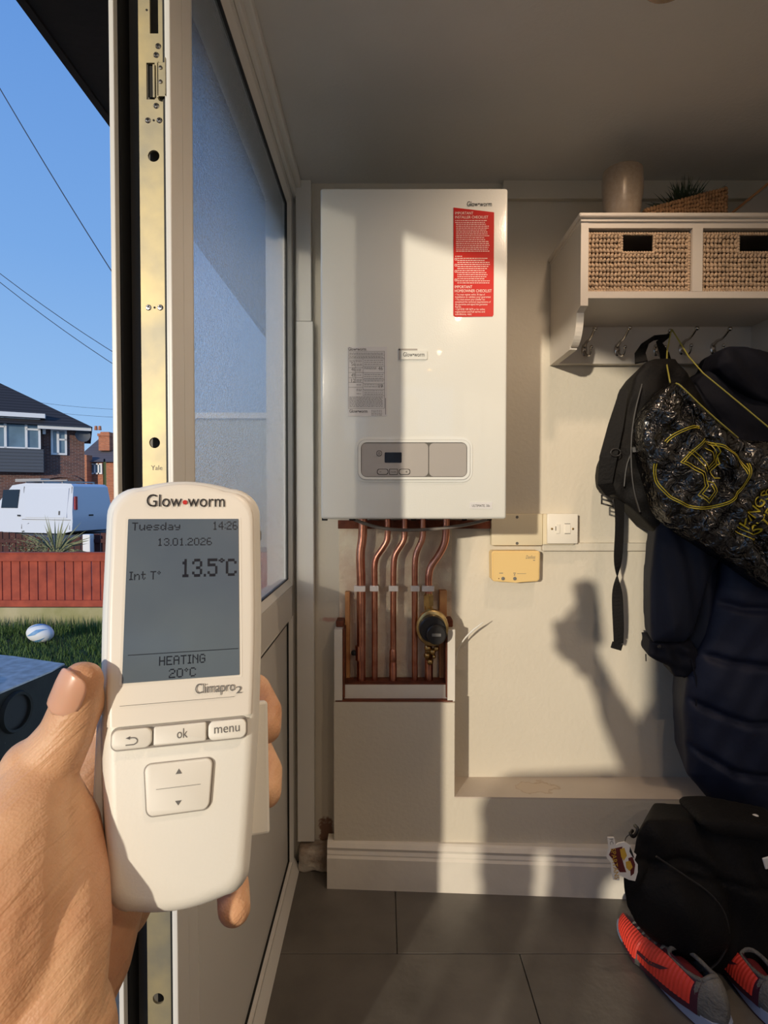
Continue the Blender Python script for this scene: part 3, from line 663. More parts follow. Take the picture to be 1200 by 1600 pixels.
# data label
lb = MB(); pxbox(lb, 543.5, 542, 604.5, 650.5, YK, YB-.0001, ref=YB); lb = lb.build('data_label', M['labelw'], bo)
T('Glow•worm', 544, 548, 28, 7, 'ink', lb); T('Glow•worm', 546, 645, 28, 7.5, 'ink', lb)
T('56', 549, 572, 6, 8, 'greyink', lb); T('46', 549, 580, 6, 8, 'greyink', lb); T('49', 549, 589, 6, 8, 'greyink', lb); T('12', 549, 597.5, 6, 8, 'greyink', lb); T('46', 591, 578.5, 7, 8, 'greyink', lb); T('19', 592, 606, 6, 8, 'greyink', lb)
mb = MB()
def hl(x0, x1, y, t_=.45):
    a = P(x0, y, YB); b = P(x1, y+t_, YB); mb.add([(a.x, YT, b.z), (b.x, YT, b.z), (b.x, YT, a.z), (a.x, YT, a.z)], [(0, 1, 2, 3)])
def vl_(x, y0, y1, t_=.45):
    a = P(x, y0, YB); b = P(x+t_, y1, YB); mb.add([(a.x, YT, b.z), (b.x, YT, b.z), (b.x, YT, a.z), (a.x, YT, a.z)], [(0, 1, 2, 3)])
for y in (549, 555, 560.5, 638): hl(544.5, 600.5, y)
for y in (574.5, 582, 590, 597.5, 605): hl(544.5, 567, y)
for y in (572, 582.5, 593, 599, 608.5, 618): hl(567, 600.5, y)
vl_(544.5, 549, 638); vl_(600.5, 549, 638); vl_(567, 560.5, 618); vl_(555.5, 567, 598)
for y in (551.5, 553, 557, 558.5): words(mb, 546, 599, y, .7, YT, .8, 4)
for y in (563, 565): words(mb, 546, 565, y, .7)
for y in (569, 571, 577, 579, 586, 593.5, 595.5, 601, 608, 610, 615): words(mb, 557, 565.5, y, .7)
for y in (563, 566, 569, 574, 576, 585, 588, 591, 595, 601, 604, 610.5, 613.5, 616): words(mb, 569, 588 if 572 < y < 581 else 599, y, .7)
for k in range(9): words(mb, 546, 598, 620+k*1.9, .7)
for y in (641, 643.5, 646, 648.3): words(mb, 580, 597, y, .7)
vl_(602, 622, 648, .8)
mb.build('small_print', M['greyink'], lb)
ms = MB(); pxbox(ms, 734, 784.5, 769, 795, YK, YB-.0001, ref=YB); ms = ms.build('model_label', M['labelw'], bo)
T('ULTIMATE, 30c', 737.5, 792, 28, 5.4, 'ink', ms)

# ------------------------------------------------------------------ electrical fittings
YW = 1.605
jb = thing('blanking_plate', 'blank cream box plate with two screws half shaded under the boiler', 'plate', P(808, 828, 1.62))
mb = MB(); pxbox(mb, 768, 803, 848, 852.5, YW, 1.629, .003); mb.build('cover', M['cream'], jb, smooth='auto')
for py_ in (808, 849):
    c = P(808, py_, YW); MB().lathe([(0, -.001), (.004, -.0008), (.0042, 0)], c, 12, 'y').build('screw', M['groove'], jb)
sw = thing('fused_switch', 'square white fused spur switch beside the blank cream plate', 'switch', P(877, 826, 1.62))
mb = MB(); pxbox(mb, 853.5, 802.5, 900.5, 849, YW-.012, YW-.003, .002, ref=YW); mb.build('plate', M['switch'], sw, smooth='auto')
mb = MB(); pxbox(mb, 848.5, 803, 897, 851, YW-.003, 1.629, .002, ref=YW); mb.build('back_box', M['cream'], sw)
mb = MB(); pxbox(mb, 867, 818.5, 872.5, 833, YW-.0155, YW-.012, .001, ref=YW); mb.build('rocker', M['switch'], sw)
mb = MB(); pxbox(mb, 880, 818.5, 889, 833, YW-.0145, YW-.012, .001, ref=YW); fo = mb.build('fuse_holder', M['switch'], sw)
mb = MB(); pxbox(mb, 865.8, 822, 866.8, 829, YW-.0126, YW-.012, ref=YW); pxbox(mb, 880, 817.6, 889, 818.4, YW-.0126, YW-.012, ref=YW); pxbox(mb, 880, 833.2, 889, 833.8, YW-.0126, YW-.012, ref=YW); mb.build('switch_gap', M['groove'], sw)
for px_ in (860.5, 893):
    c = P(px_, 826, YW); MB().lathe([(0, -.0135), (.003, -.0132), (.0032, -.012)], c, 12, 'y').build('screw', M['brass'], sw)
rc = thing('heating_receiver', 'yellowed rectangular heating receiver box with two small grey buttons', 'receiver', P(806, 886, 1.62))
mb = MB(); a = pxpoly([(768.5, 864), (771, 861), (842, 861), (844, 864), (843, 905), (840, 908.5), (806, 910.5), (772, 908.5), (769, 905)], YW-.02)
mb.prism(a, YW-.02, 1.629); bmesh.ops.bevel(mb.bm, geom=[e for e in mb.bm.edges if all(abs(v.co.y-(YW-.02)) < 1e-5 for v in e.verts)], offset=.003, segments=2, affect='EDGES')
mb.build('case', M['amber'], rc, smooth='auto')
for px_ in (786, 804.5):
    c = P(px_, 904, YW-.02); MB().lathe([(0, -.0025), (.0045, -.002), (.005, 0)], c, 16, 'y').build('button', M['greyink'], rc)
c = P(779.5, 904, YW-.02); MB().lathe([(0, -.0008), (.0016, 0)], c, 10, 'y').build('indicator', M['rust'], rc)
text('Danfoss', Matrix.Translation(P(829, 873, YW-.02)+V((0, -.0004, 0))) @ FRONT, M['greyink'], 'lettering', rc, width=15*1.585/F, height=.014, shear=.4)
mb = MB()
for (x0, x1, y0, y1) in ((780, 786, 895, 896), (802, 806, 895, 896), (803, 805, 897.5, 899), (808, 822, 896, 896.5), (833, 836, 875, 876)):
    pxbox(mb, x0, y0, x1, y1, YW-.0204, YW-.02, ref=YW-.02)
mb.build('print_marks', M['greyink'], rc)
mb = MB(); mb.box(XF(848.5, 1.61), .98, 1.612, BY-.001, ZF(861, 1.612), ZF(848.5, 1.612), .002)
mb.build('cable_conduit', M['paint'], label='flat white painted conduit running right from the switch behind the coats', cat='conduit')

# ------------------------------------------------------------------ coat shelf
SY = 1.378; SXL = XF(904.5, SY); SXR = 1.035
sh = thing('coat_shelf', 'white wall shelf unit with basket cubbies above and a hook rail below', 'shelf', ((SXL+SXR)/2, 1.5, ZF(569, 1.61)))
zt = ZF(345, SY); zo = ZF(356, SY); zb = ZF(455, SY); zr = ZF(465.5, SY); zs = ZF(477.5, SY); BTM = ZF(569, 1.61)
side = [(SY, zt), (BY-.001, zt)] + [(BY-.001, BTM), (1.455, BTM)]
curve = []
for i in range(11):
    t_ = i/10; curve.append((1.455-.055*math.sin(t_*PI/2)*.9-.03*t_*0, BTM+.004+(zs-BTM-.012)*(1-math.cos(t_*PI/2))))
side += [(1.452, BTM+.012)]+curve[1:]+[(SY, zs)]
for x in (SXL, SXR-.018):
    MB().prism(side, x, x+.018, 'x').build('side_panel', M['shelf'], sh)
mb = MB(); mb.box(SXL-.008, SXR+.008, SY-.012, BY-.001, zt+.004, ZF(336.5, SY)+.002, .004, 3); mb.box(SXL-.002, SXR+.002, SY-.004, BY-.001, zt-.003, zt+.004, .001); mb.build('top_board', M['shelf'], sh, smooth='auto')
mb = MB(); mb.box(SXL+.018, SXR-.018, SY+.001, BY-.002, zr, zb); mb.build('bottom_board', M['shelf'], sh)
MB().box(SXL+.018, SXR-.018, SY+.001, SY+.018, zo, zt-.003).build('top_rail', M['shelf'], sh)
dx = XF(1077.5, SY); MB().box(dx, dx+.024, SY+.0005, BY-.002, zb, zo).build('divider', M['shelf'], sh)
MB().box(SXL+.018, SXR-.018, BY-.008, BY-.002, zb, zt).build('back_panel', M['shelf'], sh)
HY = 1.606
MB().box(SXL+.018, SXR-.018, HY, BY-.001, BTM, zr, .001).build('hook_board', M['shelf'], sh)
hk = [(912.6, 547, 927.5, 513), (964, 547, 981, 512), (1024.7, 547, 1035.7, 517), (1064.6, 545, 1087.7, 513), (1114, 545, 1141.5, 514)]
HP = []
for bx_, by_, tx, ty in hk:
    base = P(bx_, by_, HY); tip = P(tx, ty, 1.535); tip.x = base.x+.004; HP.append((base, tip))
    h = MB(); h.ball(base, (.0085, .004, .017), 14, 10)
    h.tube([base+V((0, -.004, .01)), base+V((0, -.02, .018)), (base+tip)/2+V((0, -.004, -.002)), tip], [.005, .004, .0032, .003], 10, smooth=2)
    h.ball(tip, .006, 12, 8)
    h.tube([base+V((0, -.004, -.006)), base+V((.002, -.02, -.022)), base+V((.004, -.036, -.022)), base+V((.005, -.042, -.004))], [.0045, .0035, .003, .0028], 10, smooth=2)
    h.ball(base+V((.005, -.042, -.002)), .0048, 10, 8)
    h.build('hook', M['steel'], sh, smooth=True)

# wicker baskets in the cubbies
def basket(x0, x1, label):
    z0, z1 = zb+.003, ZF(363, SY); t_ = thing('wicker_basket', label, 'basket', ((x0+x1)/2, SY+.12, zb), group='pale woven baskets in the shelf cubbies')
    y0 = SY+.010; w_ = x1-x0; h_ = z1-z0
    hx0, hx1 = x0+w_*.335, x0+w_*.655; hz0, hz1 = z1-h_*.33, z1-h_*.045
    mb = MB()
    mb.box(x0, x0+.006, y0+.006, y0+.2, z0, z1); mb.box(x1-.006, x1, y0+.006, y0+.2, z0, z1); mb.box(x0, x1, y0+.19, y0+.2, z0, z1); mb.box(x0, x1, y0+.006, y0+.2, z0, z0+.006)
    mb.box(x0, hx0, y0+.004, y0+.010, z0, z1); mb.box(hx1, x1, y0+.004, y0+.010, z0, z1); mb.box(hx0, hx1, y0+.004, y0+.010, z0, hz0)
    mb.build('body', M['basketin'], t_)
    mb = MB(); R_ = 12; C_ = 27
    ico = bmesh.new(); bmesh.ops.create_icosphere(ico, subdivisions=1, radius=1); iv = [v.co.copy() for v in ico.verts]; jf = [[v.index for v in f.verts] for f in ico.faces]; ico.free()
    for r_ in range(R_):
        for c_ in range(C_):
            cx = x0+(c_+.5)*w_/C_; cz = z0+(r_+.5)*h_/R_
            if hx0-.002 < cx < hx1+.002 and cz > hz0-.002: continue
            a = .45 if (r_ // 2) % 2 else -.45; a += random.uniform(-.12, .12); dz = random.uniform(-.001, .001)
            mm = Matrix.Translation((cx, y0+random.uniform(0, .0015), cz+dz)) @ Matrix.Rotation(a, 4, 'Y') @ Matrix.Diagonal((w_/C_*.52, .0055, h_/R_*.66, 1))
            mb.add([mm @ v for v in iv], jf)
    st_ = mb.build('woven_front', M['wicker'], t_, smooth=True, kind='stuff')
    mb = MB()
    def roped(pts, r=.0042, n=None):
        L_ = sum((V(pts[i+1])-V(pts[i])).length for i in range(len(pts)-1))
        for i in range(len(pts)-1):
            a, b = V(pts[i]), V(pts[i+1]); nn = max(1, int((b-a).length/.0062)); d = (b-a).normalized()
            for j in range(nn):
                p = a+(b-a)*((j+.5)/nn); mm = Matrix.Translation(p) @ Matrix.Rotation(.5, 4, 'Y') @ (d.to_track_quat('Z', 'Y').to_matrix().to_4x4()) @ Matrix.Diagonal((r, r, .0052, 1)); mb.add([mm @ v for v in iv], jf)
    y_ = y0-.001
    roped([(x0, y_, z0), (x0, y_, z1), (hx0, y_, z1), (hx0, y_, hz0), (hx1, y_, hz0), (hx1, y_, z1), (x1, y_, z1), (x1, y_, z0), (x0, y_, z0)]); roped([(hx0, y_, z1), (hx1, y_, z1)])
    for v in mb.bm.verts: pass
    mb.build('rope_rim', M['wicker'], t_, smooth=True)
basket(XF(917, SY), XF(1074.5, SY), 'pale woven basket in the left cubby, above the first two hooks')
basket(XF(1095.5, SY), SXR-.022, 'pale woven basket in the right cubby, cut by the frame edge')

# things on top of the shelf
ST = ZF(336.5, SY)+.002
mb = MB().lathe([(0, 0), (.030, 0), (.034, .003), (.042, .03), (.047, .07), (.048, .10), (.046, .128), (.044, .130), (.042, .126), (.042, .05), (0, .02)], (XF(968, 1.43), 1.43, ST+.0005), 40)
mb.build('stoneware_vase', M['vase'], smooth='auto', label='plain grey-brown glazed stoneware vase on top of the coat shelf', cat='vase')
pb = thing('rope_planter', 'brown woven rope planter with a spiky grass plant on the shelf', 'planter', (XF(1065, 1.47), 1.47, ST))
mb = MB(); cx0, cx1 = XF(1000, 1.44), XF(1122, 1.44)
ico = bmesh.new(); bmesh.ops.create_icosphere(ico, subdivisions=1, radius=1); iv = [v.co.copy() for v in ico.verts]; jf = [[v.index for v in f.verts] for f in ico.faces]; ico.free()
def rim(x): return .030+.052*max(0, min(1, (x-cx0)/(cx1-cx0)))
fpts = [V((cx0, 1.42, 0)), V((cx1, 1.42, 0)), V((cx1, 1.56, 0)), V((cx0, 1.56, 0))]
for e in range(4):
    a, b = fpts[e], fpts[(e+1) % 4]; nn = int((b-a).length/.0075)
    for j in range(nn):
        p = a+(b-a)*((j+.5)/nn); H_ = rim(p.x); m_ = max(2, int(H_/.009))
        for q in range(m_):
            mm = Matrix.Translation((p.x, p.y, ST+.006+(q+.5)*H_/m_)) @ Matrix.Rotation(random.uniform(-.4, .4)+(.5 if q % 2 else -.5), 4, 'Y') @ Matrix.Diagonal((.0048, .005, H_/m_*.62+.001, 1)); mb.add([mm @ v for v in iv], jf)
mb.build('woven_side', M['rope'], pb, smooth=True, kind='stuff')
MB().prism([(cx0+.004, ST), (cx1-.004, ST), (cx1-.004, ST+.068), (cx0+.004, ST+.024)], 1.424, 1.556).build('planter_core', M['basketin'], pb)
mb = MB(); rc_ = V((XF(1068, 1.49), 1.49, ST+.05))
for k in range(190):
    a = random.uniform(0, 2*PI); tilt = random.uniform(.05, 1.1); L_ = random.uniform(.06, .115); d = V((math.cos(a)*math.sin(tilt), math.sin(a)*math.sin(tilt)*.6, math.cos(tilt)))
    b0 = rc_+V((random.uniform(-.025, .02), random.uniform(-.02, .02), random.uniform(-.02, .005))); sd = d.cross(V((0, 1, 0))).normalized()*.0022
    m1 = b0+d*L_*.6; m2 = b0+d*L_+V((0, 0, -.01*tilt)); mb.add([b0-sd, b0+sd, m1+sd*.8, m1-sd*.8, m2], [(0, 1, 2, 3), (3, 2, 4)])
mb.build('grass_leaves', M['leaf'], pb, kind='stuff')
pf = thing('wooden_frame', 'tilted wood-edged grey board at the right end of the shelf top', 'frame', (XF(1148, 1.45), 1.46, ST))
Mf = Matrix.Translation((XF(1112, 1.45), 1.45, ST+.002)) @ Matrix.Rotation(math.radians(-39), 4, 'Y')
mb = MB(); 
mb.box(0, .24, -.006, .01, 0, .006, .001, M=Mf); mb.build('frame_edge', M['wood'], pf)
poly = [(0.012, 0), (.16, 0), (.16, .1)]
q0 = Mf @ V((.012, 0, -.001)); q1 = Mf @ V((.236, 0, -.001))
mb = MB(); mb.prism([(q0.x, ST+.001), (q1.x, ST+.001), (q1.x, q1.z), (q0.x+.001, q0.z)], 1.447, 1.455); mb.build('board', M['picture'], pf)

# ------------------------------------------------------------------ hanging bags and coats
def fld(terms, seed=0):
    def f(x, z):
        o = np.zeros_like(x)
        for a, fx, fz, ph in terms: o += a*np.sin(fx*x+fz*z+ph+1.3*np.sin(9*z+seed))
        return o
    return f
# dark jacket high on the last hook
jk = thing('dark_jacket', 'very dark hooded jacket bunched on the rightmost hook', 'jacket', P(1150, 545, 1.58))
me = puff(pxpoly([(1112, 575), (1116, 555), (1126, 547), (1150, 548), (1185, 556), (1240, 580), (1250, 900), (1180, 900), (1090, 820), (1066, 700), (1062, 620), (1085, 590), (1100, 580)], 1.50), 1.46, 1.58, .007, 8, .03, .05, fld([(.006, 60, 25, 0), (.004, 25, 70, 1)]))
link('jacket_body', tolocal(me, jk), M['navy2'], jk, smooth=True)
hd = puff(pxpoly([(1106, 578), (1112, 556), (1125, 546), (1150, 547), (1180, 553), (1215, 566), (1235, 600), (1200, 640), (1160, 622), (1125, 600)], 1.46), 1.42, 1.50, .006, 8, .02, .03, fld([(.006, 80, 60, 2)]))
link('hood', tolocal(hd, jk), M['navy2'], jk, smooth=True)
# navy quilted coat, long
pc = thing('puffer_coat', 'long navy quilted coat hanging lowest, hem just above the floor bag', 'coat', P(1140, 1268, 1.5))
seams = [[(1112, 938), (1160, 950), (1210, 950), (1260, 945)], [(1085, 1020), (1150, 1036), (1210, 1040), (1260, 1036)], [(1062, 1085), (1110, 1110), (1160, 1127), (1260, 1132)], [(1062, 1150), (1100, 1180), (1150, 1207), (1210, 1215), (1260, 1212)]]
def seamf(x, z):
    px_ = 600+x/1.42*F; py_ = 800+ (-z/1.42-math.tan(PITCH))*F/(1-0*z)
    o = fld([(.003, 40, 30, 0), (.002, 95, -50, 1)])(x, z); d = np.full_like(x, 1e9)
    for s in seams:
        sx = np.array([p[0] for p in s]); sy = np.array([p[1] for p in s]); d = np.minimum(d, np.abs(py_-np.interp(px_, sx, sy)))
    return o-.016*np.exp(-(d/5.5)**2)+.008
me = puff(pxpoly([(1122, 850), (1118, 905), (1095, 990), (1066, 1062), (1061, 1110), (1064, 1160), (1066, 1205), (1082, 1222), (1098, 1242), (1145, 1270), (1200, 1268), (1260, 1265), (1265, 850)], 1.46), 1.44, 1.58, .0065, 8, .05, .06, seamf, (XF(1200, 1.5), ZF(900, 1.5), .16, .06))
link('coat_body', tolocal(me, pc), M['puffer'], pc, smooth=True)
mb = MB()
mb.tube([P(a, b, 1.425) for a, b in ((1080, 1030), (1090, 1070), (1086, 1120), (1090, 1160))], .0018, 6, smooth=1); mb.build('zip', M['navy2'], pc)
# navy shell jacket: body and sleeve with cuff
nj = thing('navy_jacket', 'plain navy jacket with its sleeve hanging down beside the quilted coat', 'jacket', P(1060, 1057, 1.5))
me = puff(pxpoly([(1030, 720), (1019, 800), (1012, 860), (1008, 905), (1008, 960), (1010, 1000), (1030, 1000), (1062, 1000), (1075, 985), (1085, 950), (1100, 900), (1118, 870), (1150, 800), (1150, 720)], 1.46), 1.43, 1.53, .006, 8, .03, .035, fld([(.004, 70, 14, 0), (.003, 120, 30, 2)]), (XF(1150, 1.5), ZF(850, 1.5), .10, .05))
link('sleeve', tolocal(me, nj), M['navy'], nj, smooth=True)
me = puff(pxpoly([(1085, 850), (1118, 860), (1116, 1034), (1108, 1036), (1096, 1034), (1075, 1020), (1070, 1000), (1082, 960)], 1.48), 1.46, 1.54, .006, 6, .02, .03, fld([(.005, 90, 10, 1)]))
link('jacket_body', tolocal(me, nj), M['navy'], nj, smooth=True)
me = puff(pxpoly([(1009, 998), (1010, 1008), (1007, 1022), (1020, 1030), (1042, 1040), (1048, 1055), (1066, 1057), (1075, 1050), (1098, 1036), (1075, 998), (1040, 996)], 1.465), 1.445, 1.53, .005, 5, .012, .02, fld([(.005, 130, 60, 1), (.003, 40, 160, 0)]), (XF(1100, 1.5), ZF(950, 1.5), .10, .05))
link('cuff', tolocal(me, nj), M['navy2'], nj, smooth=True)
c = P(1030, 1010, 1.425); MB().lathe([(0, -.003), (.004, -.002), (.0045, 0)], c, 12, 'y').build('popper', M['blackplastic'], nj)
MB().tube([P(1009, 1022, 1.47), P(1009.5, 1033, 1.47)], .0015, 6).build('zip_pull', M['blackplastic'], nj)
# backpack
bp_ = thing('hanging_backpack', 'black backpack hanging on the middle hook with a long loose strap', 'backpack', P(1000, 830, 1.5))
me = puff(pxpoly([(1010, 566), (1040, 566), (1060, 590), (1090, 640), (1110, 700), (1110, 830), (1060, 850), (1013, 833), (990, 808), (968, 788), (950, 776), (938, 770), (934, 748), (938, 725), (947, 706), (955, 684), (962, 662), (970, 628), (980, 592), (995, 572)], 1.49), 1.44, 1.60, .006, 9, .03, .05, fld([(.005, 60, 20, 0), (.004, 20, 90, 2), (.004, 110, -40, 1)]), (XF(1060, 1.5), ZF(700, 1.5), .14, .08))
link('backpack_body', tolocal(me, bp_), M['nylon'], bp_, smooth=True); tb = bvh(me) if False else None
def ribbon(pts, wid, th=.002, name='strap', mt='webbing', par=None, nrm=None):
    """flat band through points; nrm list gives the width directions"""
    mb = MB(); n = len(pts); vs = []
    for i, p in enumerate(pts):
        p = V(p); t_ = (V(pts[min(i+1, n-1)])-V(pts[max(i-1, 0)])).normalized()
        sd = (nrm[i] if nrm else V((1, 0, 0))); sd = (sd-t_*sd.dot(t_)).normalized(); nn = t_.cross(sd); w_ = wid[i] if isinstance(wid, list) else wid
        vs += [p-sd*w_/2-nn*th/2, p+sd*w_/2-nn*th/2, p+sd*w_/2+nn*th/2, p-sd*w_/2+nn*th/2]
    fs = [(i*4+k, i*4+(k+1) % 4, i*4+4+(k+1) % 4, i*4+4+k) for i in range(n-1) for k in range(4)]+[(3, 2, 1, 0), (n*4-4, n*4-3, n*4-2, n*4-1)]
    mb.add(vs, fs); return mb.build(name, M[mt], par)
# hanging strap twisting
pts = []; nr = []
for i in range(41):
    t_ = i/40; py_ = 770+t_*(1006-770); px_ = 967-3.5*math.sin(t_*PI)*0-2*t_+1.5*math.sin(t_*8); pts.append(P(px_, py_, 1.47-.01*math.sin(t_*3)))
    ang = PI*(1/(1+math.exp(-(py_-903)/16)))+.35*math.sin(t_*7); nr.append(V((math.cos(ang), math.sin(ang), 0)))
ribbon(pts, .027, .0022, 'loose_strap', 'webbing', bp_, nr)
mb = MB(); mb.box(-.013, .014, -.003, .003, -.009, .008, .001, M=Matrix.Translation(P(963.5, 1009, 1.472)) @ Matrix.Rotation(.28, 4, 'Y')); mb.build('strap_end', M['webbing'], bp_)
ribbon([P(1002, 566, 1.475), P(1000, 552, 1.50), P(1008, 537, 1.52), P(1022, 528, 1.535), HP[2][1]+V((0, .004, -.012))], [.03, .026, .02, .014, .010], .004, 'shoulder_strap', 'nylon', bp_, [V((1, 0, .6))]*5)
ribbon([P(1042, 572, 1.50), P(1038, 552, 1.52), P(1030, 535, 1.535), HP[2][1]+V((0, .006, -.010))], [.03, .024, .016, .010], .004, 'grab_loop', 'nylon', bp_)
ribbon([P(975, 610, 1.425), P(962, 665, 1.41), P(950, 715, 1.41), P(945, 755, 1.42), P(955, 772, 1.44)], [.02, .035, .04, .034, .024], .006, 'shoulder_strap', 'nylon', bp_, [V((1, -.3, .3))]*5)
mb = MB(); a = P(949, 781, 1.44)
for dz in (-.011, 0, .010): mb.cyl(a+V((-.014, 0, dz+.002)), a+V((.014, 0, dz-.006)), .0022, n=8)
mb.cyl(a+V((-.014, 0, -.011)), a+V((-.014, 0, .013)), .0022, n=8); mb.cyl(a+V((.014, 0, -.019)), a+V((.014, 0, .006)), .0022, n=8)
mb.build('buckle', M['blackplastic'], bp_, smooth=True)
mb = MB(); c = P(962, 707, 1.395); mb.tube([c+V((.012*math.cos(t_), 0, .009*math.sin(t_))) for t_ in [2*PI*i/16 for i in range(17)]], .0018, 6); mb.build('ring', M['blackplastic'], bp_, smooth=True)
mb = MB(); mb.tube([P(a, b, 1.402) for a, b in ((1003, 600), (990, 650), (985, 700), (988, 760), (1000, 800))], .0022, 6, smooth=2); mb.tube([P(a, b, 1.41) for a, b in ((985, 710), (978, 730), (975, 760))], .002, 6, smooth=1); mb.build('zip', M['blackplastic'], bp_)
ribbon([P(988, 703, 1.398), P(1004, 701, 1.392)], .012, .003, 'side_buckle', 'blackplastic', bp_, [V((0, 0, 1))]*2)

# shiny drawstring bag
db = thing('drawstring_bag', 'shiny black drawstring bag with a yellow circled letter emblem', 'bag', P(1090, 900, 1.36))
poly = pxpoly([(1049, 598), (1030, 612), (1010, 640), (1002, 660), (1001, 690), (1008, 725), (1020, 765), (1032, 800), (1042, 815), (1070, 836), (1110, 862), (1150, 886), (1200, 922), (1250, 940), (1270, 800), (1255, 690), (1200, 690), (1155, 688), (1120, 660), (1090, 634), (1060, 600)], 1.36)
def cr_(x, z):
    o = fld([(.005, 50, 60, 0), (.004, 120, -90, 1)])(x, z)
    c1 = np.abs((x-XF(1118, 1.36))*.9+(z-ZF(735, 1.36))*.45); o -= .016*np.exp(-(c1/.010)**2)
    c2 = np.abs((x-XF(1150, 1.36))*.94+(z-ZF(820, 1.36))*.25); o += .012*np.exp(-(c2/.012)**2); return o
me = puff(poly, 1.345, 1.41, .0045, 8, .03, .045, cr_)
a = getco(me)
dn = np.array([noise.noise(V((q[0]*30+q[2]*22, q[1]*10, q[2]*40-q[0]*10)))*.002+noise.noise(V(q)*14)*.006 for q in a]); a[:, 1] -= dn; setco(me, a)
tree = bvh(me); link('bag_body', tolocal(me, db), M['shiny'], db, smooth=True)
def decal(lines, wpx, name, off=.0022):
    mb = MB()
    for L_ in lines:
        pts = [P(a, b, 1.36) for a, b in L_]; q = []
        for i in range(len(pts)-1):
            nn = max(1, int((pts[i+1]-pts[i]).length/.004)); q += [pts[i].lerp(pts[i+1], j/nn) for j in range(nn)]
        q.append(pts[-1]); n = len(q); w_ = wpx/F*1.36/2; vs = []
        for i, p in enumerate(q):
            t_ = (q[min(i+1, n-1)]-q[max(i-1, 0)]); s_ = V((-t_.z, 0, t_.x)).normalized()*w_; vs += [p-s_, p+s_]
        mb.add(vs, [(2*i, 2*i+1, 2*i+3, 2*i+2) for i in range(n-1)])
    drape(mb.bm, tree, off, 1.0); return mb.build(name, M['yellow'], db)
def arc(cx, cy, rx, ry, a0, a1, n=40): return [(cx+rx*math.cos(math.radians(a0+(a1-a0)*i/n)), cy+ry*math.sin(math.radians(a0+(a1-a0)*i/n))) for i in range(n+1)]
decal([arc(1084, 731, 69, 64, -5, 185), arc(1084, 731, 66, 61, -5, 185), arc(1084, 731, 69, 64, 218, 273), arc(1084, 731, 66, 61, 218, 273), arc(1084, 750, 66, 58, 285, 352), arc(1084, 750, 63, 55, 285, 352)], 1.3, 'emblem_ring')
def both(L_, d=4):
    return [L_, [(x+d, y-d*.2) for x, y in L_]]
k_ = []
k_ += [[(1049, 724), (1085, 688), (1104, 694), (1112, 708), (1108, 728), (1096, 738)], [(1053, 724), (1085, 692), (1101, 697), (1108, 709), (1104, 726), (1094, 734)],
       [(1062, 708), (1078, 718), (1090, 738)], [(1066, 705), (1082, 715), (1094, 735)],
       [(1049, 724), (1062, 730), (1080, 742), (1086, 760), (1078, 774), (1094, 786), (1102, 768), (1097, 755), (1087, 752)], [(1055, 723), (1066, 727), (1085, 740), (1090, 760), (1083, 772), (1092, 780), (1098, 768), (1094, 759)],
       [(1086, 702), (1098, 708), (1100, 722), (1092, 732)], [(1096, 738), (1100, 748), (1108, 748)], [(1108, 728), (1114, 726), (1110, 712)]]
decal(k_, 1.2, 'emblem_letter')
def rtext(s, px_, py_, ang, wpx, hpx, name='lettering'):
    me = textmesh(s, width=wpx/F*1.36, height=hpx/F*1.36, align='LEFT', res=3)
    b = bmesh.new(); b.from_mesh(me); bpy.data.meshes.remove(me)
    b.transform(Matrix.Translation(P(px_, py_, 1.36)) @ Matrix.Rotation(math.radians(-ang), 4, 'Y') @ FRONT)
    drape(b, tree, .0025, 1.0); mb = MB(); mb.bm.free(); mb.bm = b; return mb.build(name, M['yellow'], db)
rtext('KINGS', 1150, 826, 56, 62, 24); rtext('OF THE', 1183, 776, 56, 44, 16); rtext('STREET', 1169, 836, 56, 96, 24)
decal([[(1133, 828), (1168, 848)], [(1136, 822), (1171, 842)], [(1139, 817), (1145, 820)], [(1187, 782), (1218, 738)], [(1190, 784), (1221, 740)]], 1.1, 'emblem_stripes')
h0 = HP[2][1]+V((0, -.007, .001))
for q in ([h0, P(1040, 560, 1.46), P(1047, 598, 1.35)], [h0+V((.002, 0, 0)), P(1085, 572, 1.42), P(1140, 617, 1.37), P(1225, 688, 1.33)], [P(1056, 599, 1.345), P(1062, 601, 1.335), P(1105, 643, 1.325), P(1153, 684, 1.335)]):
    MB().tube(q, .0018, 8, smooth=1).build('draw_cord', M['cord'], db, smooth=True)
# pale tongue of the cord loop behind
# ------------------------------------------------------------------ floor bag, tag, shoes
fb = thing('floor_backpack', 'large black rucksack slumped on the floor against the skirting', 'backpack', V((XF(1100, 1.25), 1.3, FZ)))
poly = pxpoly([(1004, 1275), (990, 1295), (984, 1330), (967, 1365), (970, 1392), (973, 1412), (988, 1438), (1005, 1456), (1035, 1476), (1070, 1495), (1110, 1512), (1150, 1530), (1200, 1545), (1270, 1540), (1280, 1400), (1270, 1300), (1200, 1282), (1150, 1275), (1120, 1272), (1080, 1277), (1040, 1276)], 1.245)
def fbf(x, z):
    o = fld([(.006, 30, 40, 0), (.004, 80, 20, 1)])(x, z)
    cx, cz = XF(1060, 1.25), ZF(1420, 1.25); r = np.sqrt((x-cx)**2+((z-cz)*.8)**2); o -= .014*np.exp(-((r-.105)/.007)**2); o += .03*np.exp(-(r/.09)**4)
    z2 = ZF(1315, 1.3)-(x-XF(990, 1.3))*.2; o -= .012*np.exp(-((z-z2)/.006)**2); return o
me = puff(poly, 1.23, 1.42, .008, 9, .03, .07, fbf, (XF(1200, 1.3), FZ, .36, .18)); link('rucksack_body', tolocal(me, fb), M['nylon'], fb, smooth=True)
mb = MB(); mb.ball((XF(1190, 1.3), 1.35, FZ+.05), (.10, .08, .05)); mb.build('rucksack_base', M['nylon'], fb, smooth=True)
